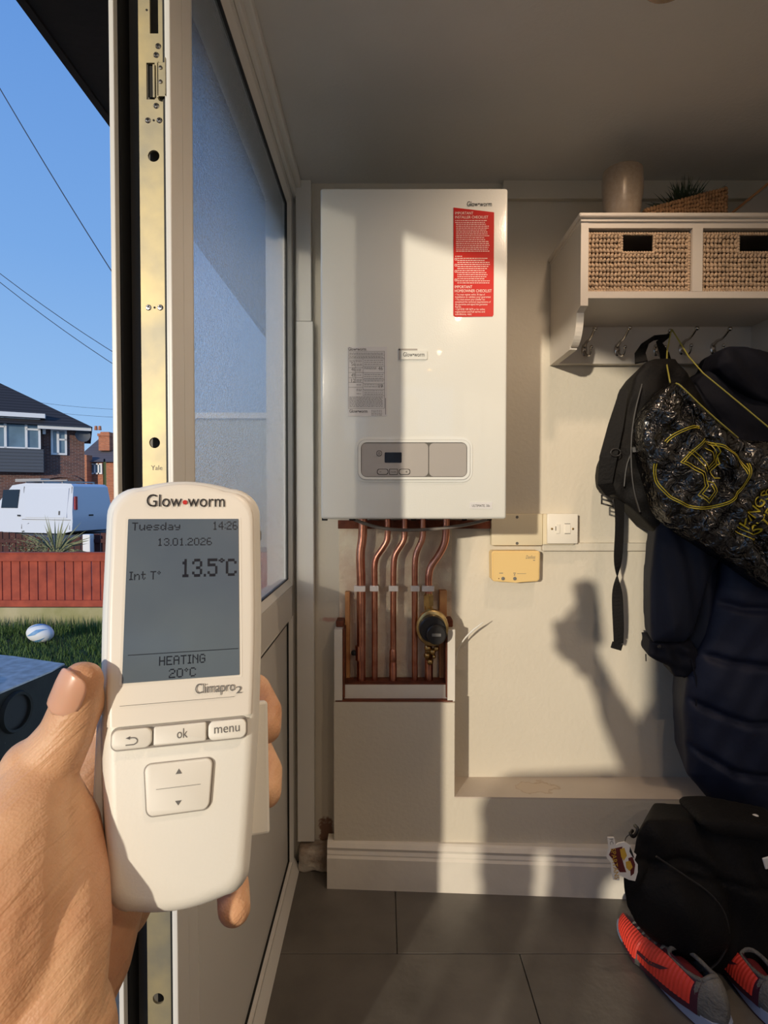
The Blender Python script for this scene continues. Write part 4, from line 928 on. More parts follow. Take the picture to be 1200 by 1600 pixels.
mb = MB(); mb.tube([P(a, b, 1.235) for a, b in ((1010, 1318), (1050, 1345), (1095, 1375), (1118, 1410), (1120, 1450), (1100, 1485), (1060, 1500))], .0022, 6, smooth=2)
me_ = None
for v in mb.bm.verts: v.co.y -= .045
mb.build('zip', M['blackplastic'], fb)
mb = MB(); mb.tube([P(988, 1298, 1.3), P(984, 1302, 1.28), P(990, 1309, 1.28), P(998, 1296, 1.27), P(992, 1290, 1.29)], .004, 8, smooth=2); mb.build('toggle', M['blackplastic'], fb, smooth=True)
roll = puff(pxpoly([(1085, 1280), (1095, 1272), (1125, 1270), (1160, 1276), (1230, 1290), (1230, 1310), (1150, 1302), (1100, 1295)], 1.22), 1.20, 1.30, .006, 6, .01, .02, None)
link('top_flap', tolocal(roll, fb), M['nylon'], fb, smooth=True)
mb = MB(); mb.box(-.008, .012, -.002, .002, -.012, .012, .002, M=Matrix.Translation(P(1199, 1348, 1.16)) @ Matrix.Rotation(-.3, 4, 'Y')); mb.build('white_patch', M['tagwhite'], fb)
# crumpled white thing behind the flap
mb = MB()
for k in range(7): mb.ball(P(1164+k*3.2, 1277-2*math.sin(k*1.7), 1.24), (.008, .006, .0045), 8, 6)
mb.build('crumpled_tissue', M['tagwhite'], smooth=True, label='scrap of crumpled white paper on top of the floor rucksack', cat='paper')
# tag
YTg = 1.215
tg = thing('bag_tag', 'white-edged team crest tag with SPARTANS lettering hanging from the floor rucksack', 'tag', P(972, 1342, YTg))
out = pxpoly([(949, 1308), (959, 1308), (962, 1320), (966, 1317), (976, 1315), (984, 1320), (988, 1330), (994, 1335), (991, 1343), (996, 1350), (996, 1362), (992, 1376), (982, 1374), (968, 1367), (967, 1375), (958, 1374), (955, 1362), (955, 1348), (948, 1340), (951, 1325)], YTg)
MB().prism(out, YTg-.0015, YTg+.0015).build('backing', M['tagwhite'], tg)
def tp(pts, m_, nm, y=.0019):
    MB().prism(pxpoly(pts, YTg), YTg-y, YTg-.0015).build(nm, M[m_], tg)
tp([(951, 1335), (955, 1326), (964, 1324), (972, 1322), (970, 1334), (974, 1350), (978, 1362), (968, 1362), (961, 1352), (957, 1342)], 'maroon', 'crest_patch')
tp([(968, 1326), (975, 1324), (979, 1336), (974, 1344), (970, 1338)], 'gold', 'crest_patch', .0021)
tp([(981, 1340), (988, 1338), (992, 1350), (990, 1364), (985, 1368), (984, 1356)], 'maroon', 'crest_patch')
tp([(977, 1346), (984, 1344), (988, 1354), (983, 1360), (978, 1355)], 'gold', 'crest_patch', .0021)
tp([(984, 1322), (988, 1332), (991, 1341), (987, 1337), (983, 1330)], 'ink', 'crest_patch')
me = textmesh('SPARTANS', width=50/F*YTg, height=11/F*YTg, align='LEFT', res=2); me.transform(Matrix.Translation(P(953.5, 1325, YTg)+V((0, -.0026, 0))) @ Matrix.Rotation(math.radians(82), 4, 'Y') @ FRONT); link('lettering', tolocal(me, tg), M['gold'], tg)
me = textmesh('FC', width=9/F*YTg, height=8/F*YTg, align='LEFT', res=2); me.transform(Matrix.Translation(P(951.5, 1310, YTg)+V((0, -.0026, 0))) @ Matrix.Rotation(math.radians(82), 4, 'Y') @ FRONT); link('lettering', tolocal(me, tg), M['greyink'], tg)
MB().tube([P(976, 1316, YTg), P(978, 1308, 1.23), P(985, 1303, 1.26)], .001, 6, smooth=1).build('string', M['blackplastic'], tg)

# trainers, built sole-down with toe at +x
def shoe(name, label, Mx, sole_m, mid_m, up_m):
    s = thing(name, label, 'shoe', Mx.translation, Mx.to_3x3())
    W = wm(s)
    def half(t_): return .034+.012*math.sin(min(1, t_*1.15)*PI)**.6*(0.6+.9*t_)
    n = 28
    def outline(sc=1, dx=0):
        a = []; b = []
        for i in range(n+1):
            t_ = i/n; x = -.145+.29*t_; e = (1-abs(2*t_-1)**3.2)**.5; hw = (.033+.014*(t_ > .5)*math.sin((t_-.5)*PI)+.002)*e*sc
            sw_ = .008*math.sin(t_*PI); a.append((x*sc, hw+sw_)); b.append((x*sc, -hw+sw_))
        return a+b[::-1][1:-1]
    MB().prism(outline(), 0, .005, 'z', W).build('outsole', M['purple'], s)
    o2 = outline(1.03); n2 = len(o2); mb = MB(); vs = []
    def hm(x): return .010+.018*max(0, min(1, (.02-x)/.12))
    for f_ in (lambda x: .0052, hm):
        for x, y in o2: vs.append(W @ V((x, y, f_(x))))
    mb.add(vs, [(i, (i+1) % n2, n2+(i+1) % n2, n2+i) for i in range(n2)]+[tuple(range(n2))[::-1], tuple(range(n2, 2*n2))]); mb.build('midsole', M[mid_m], s)
    def up(t_, ph, out=0):
        """point on the upper: t_ heel to toe, ph 0 left side .. pi right side"""
        x = -.140+.280*t_; e = (1-abs(2*t_-1)**4)**.5; zb_ = hm(x)-.003
        h_ = (.062+.012*(t_ < .12)) if t_ < .35 else .062-.030*((t_-.35)/.65)**1.1
        h_ *= max(e, .3)**.6; hw = (.032+.010*math.sin(t_*PI)+(.006 if t_ > .6 else 0))*max(e, .08)
        return V((x, (hw+out)*math.cos(ph)+.008*math.sin(t_*PI), zb_+(h_+out)*math.sin(ph)**.7))
    mb = MB(); nr_ = 28; ns = 22; vs = [W @ up(i/nr_, PI*j/ns) for i in range(nr_+1) for j in range(ns+1)]; m_ = ns+1; fs = []
    for i in range(nr_):
        for j in range(ns):
            if 3 <= i < 11 and 7 <= j < 15: continue
            fs.append((i*m_+j, i*m_+j+1, (i+1)*m_+j+1, (i+1)*m_+j))
    fs += [tuple(range(m_)), tuple(range(nr_*m_, nr_*m_+m_))]
    mb.add(vs, fs); u = mb.build('upper', M[up_m], s, smooth=True)
    so_ = u.modifiers.new('thick', 'SOLIDIFY'); so_.thickness = .004; so_.offset = 0
    # ribbed side panel on the left flank with a plum border
    def panel(t0, t1, p0, p1, out, nt, npn, rib=0):
        mb = MB(); vs = [W @ up(t0+(t1-t0)*i/nt, p0+(p1(t0+(t1-t0)*i/nt)-p0)*j/npn, out+(rib*(i % 4 in (1, 2)))) for i in range(nt+1) for j in range(npn+1)]
        mb.add(vs, [(i*(npn+1)+j, i*(npn+1)+j+1, (i+1)*(npn+1)+j+1, (i+1)*(npn+1)+j) for i in range(nt) for j in range(npn)]); return mb
    panel(.10, .985, .0, lambda t_: .95+.25*math.sin((t_-.1)/.885*PI)+.35*max(0, t_-.6), .0028, 40, 6).build('panel_border', M['purple'], s, smooth=True)
    panel(.14, .965, .10, lambda t_: .80+.22*math.sin((t_-.1)/.885*PI)+.35*max(0, t_-.6), .0042, 112, 6, .0012).build('ribbed_panel', M[sole_m], s)
    mb = MB(); sw_ = [(.30, .62), (.36, .40), (.46, .28), (.60, .26), (.76, .42), (.60, .36), (.46, .40), (.38, .50)]
    mb.add([W @ up(a, b, .0062) for a, b in sw_], [tuple(range(len(sw_)))]); mb.build('side_mark', M['purple'], s)
    mb = MB(); vs = [W @ up(.10+.30*i/8, PI*(.30+.40*j/6), -.016) for i in range(9) for j in range(7)]; mb.add(vs, [(i*7+j, i*7+j+1, (i+1)*7+j+1, (i+1)*7+j) for i in range(8) for j in range(6)]); mb.build('lining', M['lining'], s, smooth=True)
    mb = MB(); rim_ = [up(3/nr_, PI*7/ns), up(5/nr_, PI*6.8/ns), up(8/nr_, PI*6.8/ns), up(11/nr_, PI*7.5/ns), up(11.6/nr_, PI*11/ns, .006), up(11/nr_, PI*14.5/ns), up(8/nr_, PI*15.2/ns), up(5/nr_, PI*15.2/ns), up(3/nr_, PI*15/ns), up(2.6/nr_, PI*11/ns, .004), up(3/nr_, PI*7/ns)]
    mb.tube([W @ p for p in rim_], .0045, 8, smooth=2); mb.build('collar', M['shoegrey'], s, smooth=True)
    mb = MB()
    for i in range(6):
        t0 = .44+.065*i; q = [up(t0, PI*.33, .003), up(t0+.01, PI*.5, .007), up(t0, PI*.67, .003)]; mb.tube([W @ p for p in q], .0024, 6, smooth=1)
        q = [up(t0, PI*.33, .004), up(t0+.035, PI*.5, .008), up(t0+.06, PI*.67, .004)]; mb.tube([W @ p for p in q], .0022, 6, smooth=1)
    mb.build('laces', M['shoegrey'], s, smooth=True)
    return s
# long axis runs away from the viewer, rolled so the sole faces left
def frame(o, xdir, up):
    x = V(xdir).normalized(); z = V(up); z = (z-x*z.dot(x)).normalized(); y = z.cross(x)
    m_ = Matrix((x, y, z)).transposed().to_4x4(); m_.translation = V(o); return m_
shoe('running_shoe', 'grey laced running shoe with a bright red ribbed side panel, toe under the rucksack', frame(V((.628, 1.238, FZ)), (-.19, 1, 0), (-.05, 0, 1)) @ Matrix.Scale(1.13, 4), 'shoered', 'shoeblue', 'shoegrey')
shoe('running_shoe', 'running shoe at the bottom right corner, mostly hidden under the rucksack', frame(V((.790, 1.235, FZ)), (.10, 1, 0), (0, 0, 1)), 'shoered', 'shoeblue', 'shoegrey')

# ------------------------------------------------------------------ ceiling downlights
for i, (lx, ly) in enumerate(LAMPS):
    t_ = thing('downlight', ['recessed ceiling downlight glowing warm at the top edge of the picture', 'recessed ceiling downlight almost overhead of the viewer', 'added unseen fill downlight behind the viewer, third in the row', 'added unseen fill downlight behind the viewer, nearest the rear wall'][i], 'light', (lx, ly, CZ), group='ceiling downlights')
    mb = MB(); mb.lathe([(.030, -.001), (.030, -.004), (.040, -.005), (.043, -.002), (.043, .0005)], (lx, ly, CZ), 32); mb.build('bezel', M['steel'], t_, smooth='auto')
    mb = MB(); mb.lathe([(0, -.002), (.029, -.002)], (lx, ly, CZ), 24)
    mb.build('lens', mat('lamp_glow', srgb(255, 220, 150), .5, emit=srgb(255, 190, 100), estr=40), t_)
    ld = bpy.data.lights.new('lamp', 'SPOT'); lo = bpy.data.objects.new('lamp', ld); COL.objects.link(lo); lo.parent = t_; lo.location = (0, 0, -.012)
    ld.energy = LAMP_W; ld.color = (1, .77, .57); ld.spot_size = math.radians(160); ld.spot_blend = .6; ld.shadow_soft_size = .025

# ------------------------------------------------------------------ the controller held in the hand
def _R(a, b, c):
    ca, sa, cb, sb, cc, sc = math.cos(a), math.sin(a), math.cos(b), math.sin(b), math.cos(c), math.sin(c)
    return Matrix(((cb, 0, sb), (0, 1, 0), (-sb, 0, cb))) @ Matrix(((1, 0, 0), (0, ca, -sa), (0, sa, ca))) @ Matrix(((cc, -sc, 0), (sc, cc, 0), (0, 0, 1)))
RM = _R(math.radians(-13.838), math.radians(-16.085), math.radians(.064))
CAMB = Matrix(((1, 0, 0), (0, -sp_, cp), (0, -cp, -sp_)))       # camera frame (right, down, forward) -> world
def cw(v): return CAMB @ V(v)
u_ = cw(RM.col[0]); v_ = -cw(RM.col[1]); w_d = -cw(RM.col[2])
DO = cw((-1.87313716*.05, .79423603*.05, 5.38891742*.05))
DM = Matrix((u_, v_, w_d)).transposed().to_4x4(); DM.translation = DO
dv = thing('heating_controller', 'white handheld heating controller with a grey screen held in the hand', 'controller', DO, DM.to_3x3())
def hwid(y, base=.0362):
    # half width against height (device y up, 0 at screen centre)
    if y > 0: return base
    return base-.0078*(min(1, -y/.128))**1.7
def dev_outline(inset, n=26, top=.0588, bot=-.1300, rt=.014, rb=.010, tcurve=.0035, bcurve=.0025):
    """closed outline: superellipse-cornered, arched top and bottom"""
    pts = []
    H = top-inset; B = bot+inset
    # right side going up, top going left, left side down, bottom going right
    ys = [B+rb+(H-tcurve-rt-B-rb)*i/n for i in range(n+1)]
    right = [(hwid(y)-inset, y) for y in ys]
    W_ = hwid(H)-inset; cxr = W_-rt; cy = H-tcurve-rt
    arcs = [(cxr+rt*math.cos(t_), cy+rt*math.sin(t_)) for t_ in [math.radians(90*i/8) for i in range(1, 8)]]
    top_ = [(x, H-tcurve*(x/cxr)**2) for x in [cxr*(1-2*i/12) for i in range(13)]]
    left_arc = [(-x, y) for x, y in arcs[::-1]]; left = [(-x, y) for x, y in right[::-1]]
    Wb = right[0][0]; cxb = Wb-rb; cyb = B+rb
    bl = [(-cxb-rb*math.cos(t_), cyb-rb*math.sin(t_)) for t_ in [math.radians(90*i/6) for i in range(1, 6)]]
    bot_ = [(x, B-0*bcurve+bcurve*((x/cxb)**2)*1.0-bcurve+bcurve*0) for x in [-cxb+2*cxb*i/12 for i in range(13)]]
    br = [(-x, y) for x, y in bl[::-1]]
    return right+arcs+top_+left_arc+left+bl+bot_+br
def loft(mb, layers):
    n = len(layers[0][0]); vs = []
    for o, z in layers:
        for x, y in o: vs.append(DM @ V((x, y, z(x, y) if callable(z) else z)))
    fs = [(i*n+k, i*n+(k+1) % n, (i+1)*n+(k+1) % n, (i+1)*n+k) for i in range(len(layers)-1) for k in range(n)]
    fs += [tuple(range(n))[::-1], tuple(range((len(layers)-1)*n, len(layers)*n))]; mb.add(vs, fs)
mb = MB()
loft(mb, [(dev_outline(.006), -.0225), (dev_outline(.002), -.0215), (dev_outline(.0004), -.018), (dev_outline(0), -.010), (dev_outline(.0006), -.0065), (dev_outline(.0022), -.0030), (dev_outline(.0044), -.0008), (dev_outline(.0070), -.0002)])
mb.build('case', M['case'], dv, smooth='auto')
# raised upper fascia (slides over the case)
def fo_(ins):
    o = dev_outline(ins); return [(x, max(y, -.0535-ins*.3)) for x, y in o]
mb = MB(); ybot = -.0548
o1 = [p for p in dev_outline(.0040) if p[1] > ybot]
def clip(ins):
    full = dev_outline(ins); up = [p for p in full if p[1] > ybot]; 
    # reorder so that the polygon starts at the lower right
    k = full.index(up[0]); return [(hwid(ybot)-ins, ybot)]+[p for p in full if p[1] > ybot]+[(-hwid(ybot)+ins, ybot)]
loft(mb, [(clip(.0036), -.003), (clip(.0038), .0002), (clip(.0046), .0012), (clip(.0062), .0016)])
mb.build('front_fascia', M['caseface'], dv, smooth='auto')
LW = Matrix.Translation((0, 0, .0017))
def dbox(mb, x0, x1, y0, y1, z0, z1, bev=0): mb.box(x0, x1, y0, y1, z0, z1, bev, 2, M=DM); return mb
mb = MB(); mb.prism(rrect(-.0262, .0262, -.038, .038, .0005, 2), .0010, .00175, 'z', DM); mb.build('screen_bezel', M['caseface'], dv)
scr = MB().prism(rrect(-.0250, .0250, -.0370, .0370, .0004, 2), .0017, .0020, 'z', DM).build('screen', M['lcd'], dv)
def dtext(s, x, y, wdt, h, m_, name='lettering', par=None, z=.00225, align='CENTER', res=4):
    return text(s, DM @ Matrix.Translation((x, y, z)), M[m_], name, par or dv, width=wdt, height=h, align=align, res=res)
dtext('Glow', -.0093, .0430, .0158, .0088, 'ink', 'brand_lettering', align='CENTER'); dtext('worm', .0099, .0430, .0172, .0088, 'ink', 'brand_lettering')
MB().prism(circ(0, .0452, .0011, 20), .0021, .00225, 'z', DM).build('red_dot', M['reddot'], dv)
dtext('Climapro', .0142, -.0438, .0172, .0062, 'greyink'); dtext('2', .0246, -.0451, .0026, .0045, 'greyink')
mb = MB(); mb.box(-.0256, .0226, -.04650, -.04635, .00205, .0022, M=DM); mb.build('printed_line', M['greyink'], dv)
G = {'T': '11111 00100 00100 00100 00100 00100 00100', 'u': '00000 00000 10001 10001 10001 10011 01101', 'e': '00000 00000 01110 10001 11111 10000 01110', 's': '00000 00000 01111 10000 01110 00001 11110',
     'd': '00001 00001 01101 10011 10001 10011 01101', 'a': '00000 00000 01110 00001 01111 10001 01111', 'y': '00000 00000 10001 10001 01111 00001 01110', '1': '00100 01100 00100 00100 00100 00100 01110',
     '4': '00010 00110 01010 10010 11111 00010 00010', ':': '0 0 1 0 0 1 0', '.': '0 0 0 0 0 0 1', '2': '01110 10001 00001 00110 01000 10000 11111', '6': '01110 10000 10000 11110 10001 10001 01110', '3': '01110 10001 00001 00110 00001 10001 01110',
     '0': '01110 10001 10001 10001 10001 10001 01110', '5': '11111 10000 11110 00001 00001 10001 01110', 'I': '111 010 010 010 010 010 111', 'n': '00000 00000 10110 11001 10001 10001 10001', 't': '0100 0100 1111 0100 0100 0101 0010',
     '°': '010 101 010 000 000 000 000', 'C': '01110 10001 10000 10000 10000 10001 01110', 'H': '10001 10001 10001 11111 10001 10001 10001', 'E': '11111 10000 10000 11110 10000 10000 11111', 'A': '01110 10001 10001 11111 10001 10001 10001',
     'N': '10001 11001 10101 10011 10001 10001 10001', 'G': '01110 10001 10000 10111 10001 10001 01110', ' ': '00 00 00 00 00 00 00'}
def lcd(s, x0, x1, yb, yt, fill=.90):
    cols = []; n = 0
    for ch in s: n += len(G[ch].split()[0])+1
    n -= 1; px_ = (x1-x0)/n; py_ = (yt-yb)/7; mb = MB(); c = 0
    for ch in s:
        rws = G[ch].split()
        for r_, row in enumerate(rws):
            for q, bit in enumerate(row):
                if bit == '1':
                    X = x0+(c+q)*px_; Y_ = yt-(r_+1)*py_; g = px_*(1-fill)/2
                    mb.add([(X+g, Y_+g, .0021), (X+px_-g, Y_+g, .0021), (X+px_-g, Y_+py_-g, .0021), (X+g, Y_+py_-g, .0021)], [(0, 1, 2, 3)], DM)
        c += len(rws[0])+1
    return mb.build('lcd_digits', M['lcdink'], scr)
lcd('Tuesday', -.0232, -.0020, .0315, .0353); lcd('14:26', .0128, .0245, .0315, .0357); lcd('13.01.2026', -.0120, .0125, .0240, .0277)
lcd('Int T°', -.0236, -.0102, .0083, .0122); lcd('13.5', -.0015, .0150, .0090, .0175, 1.12); lcd('°', .0157, .0184, .0130, .0175, 1.2); lcd('C', .0190, .0239, .0090, .0172, 1.12)
lcd('HEATING', -.0100, .0098, -.0305, -.0265); lcd('20°C', -.0058, .0058, -.0362, -.0322)
mb = MB(); mb.box(-.0230, .0244, -.02525, -.02495, .00205, .0021, M=DM); mb.build('lcd_line', M['lcdink'], scr)
# buttons row (leaning along the fascia edge)
def pill(poly, z0, z1, name, m_='button', bev=.0006):
    mb = MB(); n = len(poly); cx = sum(p[0] for p in poly)/n; cy = sum(p[1] for p in poly)/n
    def ins(d): 
        out = []
        for i, p in enumerate(poly):
            a, b = V(poly[i-1]), V(poly[(i+1) % n]); t_ = (b-a).normalized(); nn = V((t_.y, -t_.x)); 
            if nn.dot(V((cx, cy))-V(p)) < 0: nn = -nn
            out.append((p[0]+nn.x*d, p[1]+nn.y*d))
        return out
    loft(mb, [(poly, z0), (poly, z1-bev), (ins(bev*.4), z1-bev*.3), (ins(bev), z1)]); return mb.build(name, M[m_], dv, smooth='auto')
mb = MB(); mb.prism(rrect(-.0288, .0284, -.0650, -.0552, .0030), -.0003, .0003, 'z', DM); mb.build('button_recess', M['silver'], dv)
b1 = pill(rrect(-.0282, -.0122, -.0643, -.0562, .0028), 0, .0030, 'back_button'); b2 = pill(rrect(-.0114, .0104, -.0640, -.0562, .0009), 0, .0032, 'ok_button'); b3 = pill(rrect(.0113, .0278, -.0643, -.0562, .0026), 0, .0030, 'menu_button')
dtext('ok', 0.0004, -.0618, .0044, .0058, 'greyink', 'lettering', b2, z=.0034); dtext('menu', .0193, -.0614, .0110, .0056, 'greyink', 'lettering', b3, z=.0032)
mb = MB(); q = [(-.0225, -.0625), (-.0192, -.0625), (-.0180, -.0618), (-.0178, -.0608), (-.0186, -.0599), (-.0196, -.0597), (-.0216, -.0597)]
for i in range(len(q)-1):
    a, b = V(q[i]), V(q[i+1]); t_ = (b-a).normalized(); s_ = V((-t_.y, t_.x))*.00022
    mb.add([(*(a-s_), .0032), (*(b-s_), .0032), (*(b+s_), .0032), (*(a+s_), .0032)], [(0, 1, 2, 3)], DM)
mb.add([(-.0226, -.0597, .0032), (-.0208, -.0590, .0032), (-.0208, -.0604, .0032)], [(0, 1, 2)], DM); mb.build('return_arrow', M['greyink'], b1)
def quadr(w0, w1, y0, y1, r): # rounded trapezoid
    o = rrect(-1, 1, y0, y1, r); out = []
    for x, y in o:
        pass
    o = rrect(-w0, w0, y0, y1, r); return [((x*(w1+(w0-w1)*(y-y0)/(y1-y0))/w0)-.0008, y-.0006*(1-(x/w0)**2)*0) for x, y in o]
mb = MB(); mb.prism(quadr(.0147, .0131, -.0928, -.0712, .0032), -.0002, .0002, 'z', DM); mb.build('rocker_recess', M['silver'], dv)
rk = pill(quadr(.0141, .0125, -.0922, -.0716, .0030), -.0001, .0018, 'rocker_button')
mb = MB(); z = .0020
mb.add([(-.0022, -.0765, z), (.0004, -.0765, z), (-.0009, -.0744, z)], [(0, 1, 2)], DM); mb.add([(-.0022, -.0872, z), (.0004, -.0872, z), (-.0009, -.0891, z)], [(0, 2, 1)], DM)
mb.box(-.0100, .0082, -.08180, -.08165, z-.0001, z, M=DM); mb.build('arrow_marks', M['greyink'], rk)
# bracket on the back
mb = MB(); dbox(mb, -.0375, .0388, -.1100, -.0510, -.0262, -.0150, .0012); mb.build('back_bracket', M['case'], dv)
mb = MB(); dbox(mb, .0359, .0368, .0290, .0335, -.014, -.010, .0003); mb.build('side_clip', M['greyink'], dv)

# ------------------------------------------------------------------ the person holding it
pr = thing('person', 'person mostly out of view, bare left hand holding up the white controller', 'person', (.13, -.45, FZ))
def H(px_, py_, Y): return P(px_, py_, Y)
mb = MB()
def cap(mb, a, b, ra, rb, n=9):
    """tapered limb segment as a row of overlapping balls"""
    for i in range(n+1):
        t_ = i/n; mb.ball(a.lerp(b, t_), ra+(rb-ra)*t_, 16, 12)
def chain(mb, pts, n=8):
    for i in range(len(pts)-1): cap(mb, pts[i][0], pts[i+1][0], pts[i][1], pts[i+1][1], n)
TD = .243
thumb = [(H(128, 1066, TD), .0088), (H(118, 1105, TD), .0102), (H(102, 1150, TD-.001), .0112), (H(62, 1212, TD-.003), .0146), (H(30, 1300, .225), .0200), (H(6, 1400, .214), .0246), (H(-14, 1500, .206), .0270)]
chain(mb, thumb, 10)
mb.ball(H(137, 1060, TD+.002), (.0062, .0072, .0068)); mb.ball(H(139, 1095, TD+.003), (.0060, .008, .012)); mb.ball(H(44, 1200, TD-.004), (.0105, .0135, .012))
# thenar mass and heel of the palm
chain(mb, [(H(74, 1240, .242), .0134), (H(94, 1300, .239), .0162), (H(106, 1380, .227), .0156), (H(105, 1460, .216), .0160), (H(80, 1570, .206), .0186), (H(30, 1720, .198), .0235)], 8)
chain(mb, [(H(96, 1300, .250), .016), (H(112, 1390, .242), .015), (H(100, 1480, .232), .0165), (H(70, 1600, .22), .0190)], 8)
chain(mb, [(H(130, 1330, .30), .021), (H(158, 1420, .278), .0200), (H(148, 1500, .262), .0165), (H(95, 1600, .24), .0168), (H(50, 1740, .215), .0230)], 8)
# palm slab behind the controller
for a, b in (((165, 1130), (150, 1380)), ((215, 1120), (190, 1420)), ((270, 1130), (200, 1400))):
    cap(mb, H(*a, .325), H(*b, .300), .0135, .0150, 8)
cap(mb, H(120, 1250, .30), H(160, 1180, .315), .013, .012, 5)
# fingers wrap from behind round the right edge
fingers = [[(235, 1120, .325, .0105), (290, 1040, .335, .0095), (335, 990, .332, .0088), (365, 965, .322, .0080)],
           [(265, 1140, .330, .0108), (340, 1080, .338, .0100), (398, 1078, .326, .0092), (417, 1112, .308, .0084), (416, 1138, .298, .0080)],
           [(270, 1200, .328, .0108), (340, 1160, .336, .0100), (397, 1165, .322, .0092), (417, 1205, .304, .0085), (416, 1238, .292, .0080)],
           [(230, 1300, .315, .0100), (300, 1290, .318, .0090), (348, 1330, .303, .0084), (364, 1385, .284, .0082), (366, 1420, .272, .0080)]]
for f in fingers: chain(mb, [(H(a, b, c), r_) for a, b, c, r_ in f], 8)
# forearm back to the elbow
wr = H(40, 1730, .195); el_ = V((-.15, -.12, -.44))
chain(mb, [(H(50, 1640, .205), .0290), (wr, .0275), (wr.lerp(el_, .35), .034), (wr.lerp(el_, .6), .042)], 8)
me = voxel(mb, .0014, 10, .5)
a = getco(me); no = getno(me)
# crease at thumb joint and fold under the nail
j1 = np.array(H(75, 1165, TD-.012)); d = a-j1; 
link('body', tolocal(me, pr), M['skin'], pr, smooth=True)
# thumbnail
ax = (H(136, 1044, TD)-H(108, 1110, TD)).normalized(); nrm = V((-.30, -.94, .10)); nrm = (nrm-ax*nrm.dot(ax)).normalized(); bi = ax.cross(nrm)
nc = H(125, 1076, TD)
mb = MB(); vs = []; nu, nv = 14, 16; Ln = .0185; Rn = .00985
for s_ in (0, 1):
    for i in range(nv+1):
        t_ = -1+2*i/nv; wlim = (1-abs(t_)**3.5)**.5*.95+.05
        for j in range(nu+1):
            ph = math.radians(56)*(-1+2*j/nu)*wlim; rr_ = Rn+.0003-s_*.0012-.0010*(t_-0)**2*(t_ > 0)
            vs.append(nc+ax*(t_*Ln/2)+(bi*math.sin(ph)+nrm*math.cos(ph))*rr_)
m_ = (nv+1)*(nu+1); fs = []
for i in range(nv):
    for j in range(nu):
        q = i*(nu+1)+j; fs += [(q, q+1, q+nu+2, q+nu+1), (m_+q, m_+q+nu+1, m_+q+nu+2, m_+q+1)]
edge = [j for j in range(nu+1)]+[i*(nu+1)+nu for i in range(1, nv+1)]+[nv*(nu+1)+j for j in range(nu-1, -1, -1)]+[i*(nu+1) for i in range(nv-1, 0, -1)]
for i in range(len(edge)): a, b = edge[i], edge[(i+1) % len(edge)]; fs.append((a, b, m_+b, m_+a))
mb.add(vs, fs); mb.build('thumbnail', M['nail'], pr, smooth=True)
# clothes and head, standing behind the phone
mb = MB(); S1 = V((-.06, -.42, .06)); S2 = V((.32, -.44, .06))
chain(mb, [(wr.lerp(el_, .5), .046), (el_, .052), (S1, .062)], 8); chain(mb, [(V((.10, -.10, -.06)), .04), (V((.34, -.20, -.34)), .05), (S2, .062)], 8)
chain(mb, [(V((.13, -.44, .05)), .11), (V((.13, -.45, -.25)), .13), (V((.13, -.46, -.50)), .14)], 8); chain(mb, [(S1, .07), (S2, .07)], 8)
chain(mb, [(V((.03, -.44, .02)), .10), (V((.02, -.45, -.5)), .12)], 8); chain(mb, [(V((.23, -.44, .02)), .10), (V((.24, -.45, -.5)), .12)], 8)
me = voxel(mb, .012, 6); link('jacket', tolocal(me, pr), M['jacket'], pr, smooth=True)
mb = MB()
GP = -1.32
chain(mb, [(V((.03, -.46, -.52)), .10), (V((-.22, -.22, -.54)), .095), (V((-.43, -.02, -.57)), .078), (V((-.44, -.06, GP+.10)), .055)], 9)
chain(mb, [(V((.22, -.46, -.54)), .10), (V((-.05, -.30, -.58)), .092), (V((-.28, -.12, -.62)), .078), (V((-.42, -.22, GP+.10)), .055)], 9)
me = voxel(mb, .012, 5); link('trousers', tolocal(me, pr), M['denim'], pr, smooth=True)
for a_, b_ in (((-.44, -.08, GP+.05), (-.46, .05, GP+.04)), ((-.42, -.24, GP+.05), (-.45, -.11, GP+.04))):
    mb = MB(); chain(mb, [(V(a_), .045), (V(b_), .035)], 6); me = voxel(mb, .01, 3); link('shoe', tolocal(me, pr), M['blackplastic'], pr, smooth=True)
mb = MB(); hc = V((.13, -.42, .30)); mb.ball(hc, (.078, .098, .118), 24, 18); mb.ball(hc+V((0, .098, -.015)), (.013, .018, .022)); mb.ball(hc+V((0, .045, -.06)), (.055, .05, .05)); chain(mb, [(V((.13, -.44, .08)), .055), (hc+V((0, -.02, -.08)), .055)], 5)
for sx in (-1, 1): mb.ball(hc+V((sx*.078, 0, -.005)), (.010, .02, .03)); 
for a in ((.10, -.10, -.06),): chain(mb, [(V(a), .03), (V((.05, -.035, -.015)), .028)], 5)
me = voxel(mb, .006, 4); link('head_and_neck', tolocal(me, pr), M['skin'], pr, smooth=True)
mb = MB(); mb.ball(hc+V((0, -.018, .03)), (.086, .098, .105), 24, 18); mb.build('hair', M['hair'], pr, smooth=True)
for sx in (-1, 1): MB().ball(hc+V((sx*.032, .085, .012)), .012).build('eye', M['tagwhite'], pr, smooth=True)

# ------------------------------------------------------------------ outside
GZ = -1.35
def gtag(o, l=None): return o
MB().box(-60, -.33, -30, 6.15, GZ-.2, GZ).build('ground_near', M['soil'], kind='structure')
MB().box(-60, 40, 6.15, 120, GZ-.25, GZ-.02).build('ground_far', M['tarmac'], kind='structure')
MB().box(-1.6, -.33, -3, 3.0, GZ, GZ+.03).build('ground_path', M['gravel'], kind='structure')
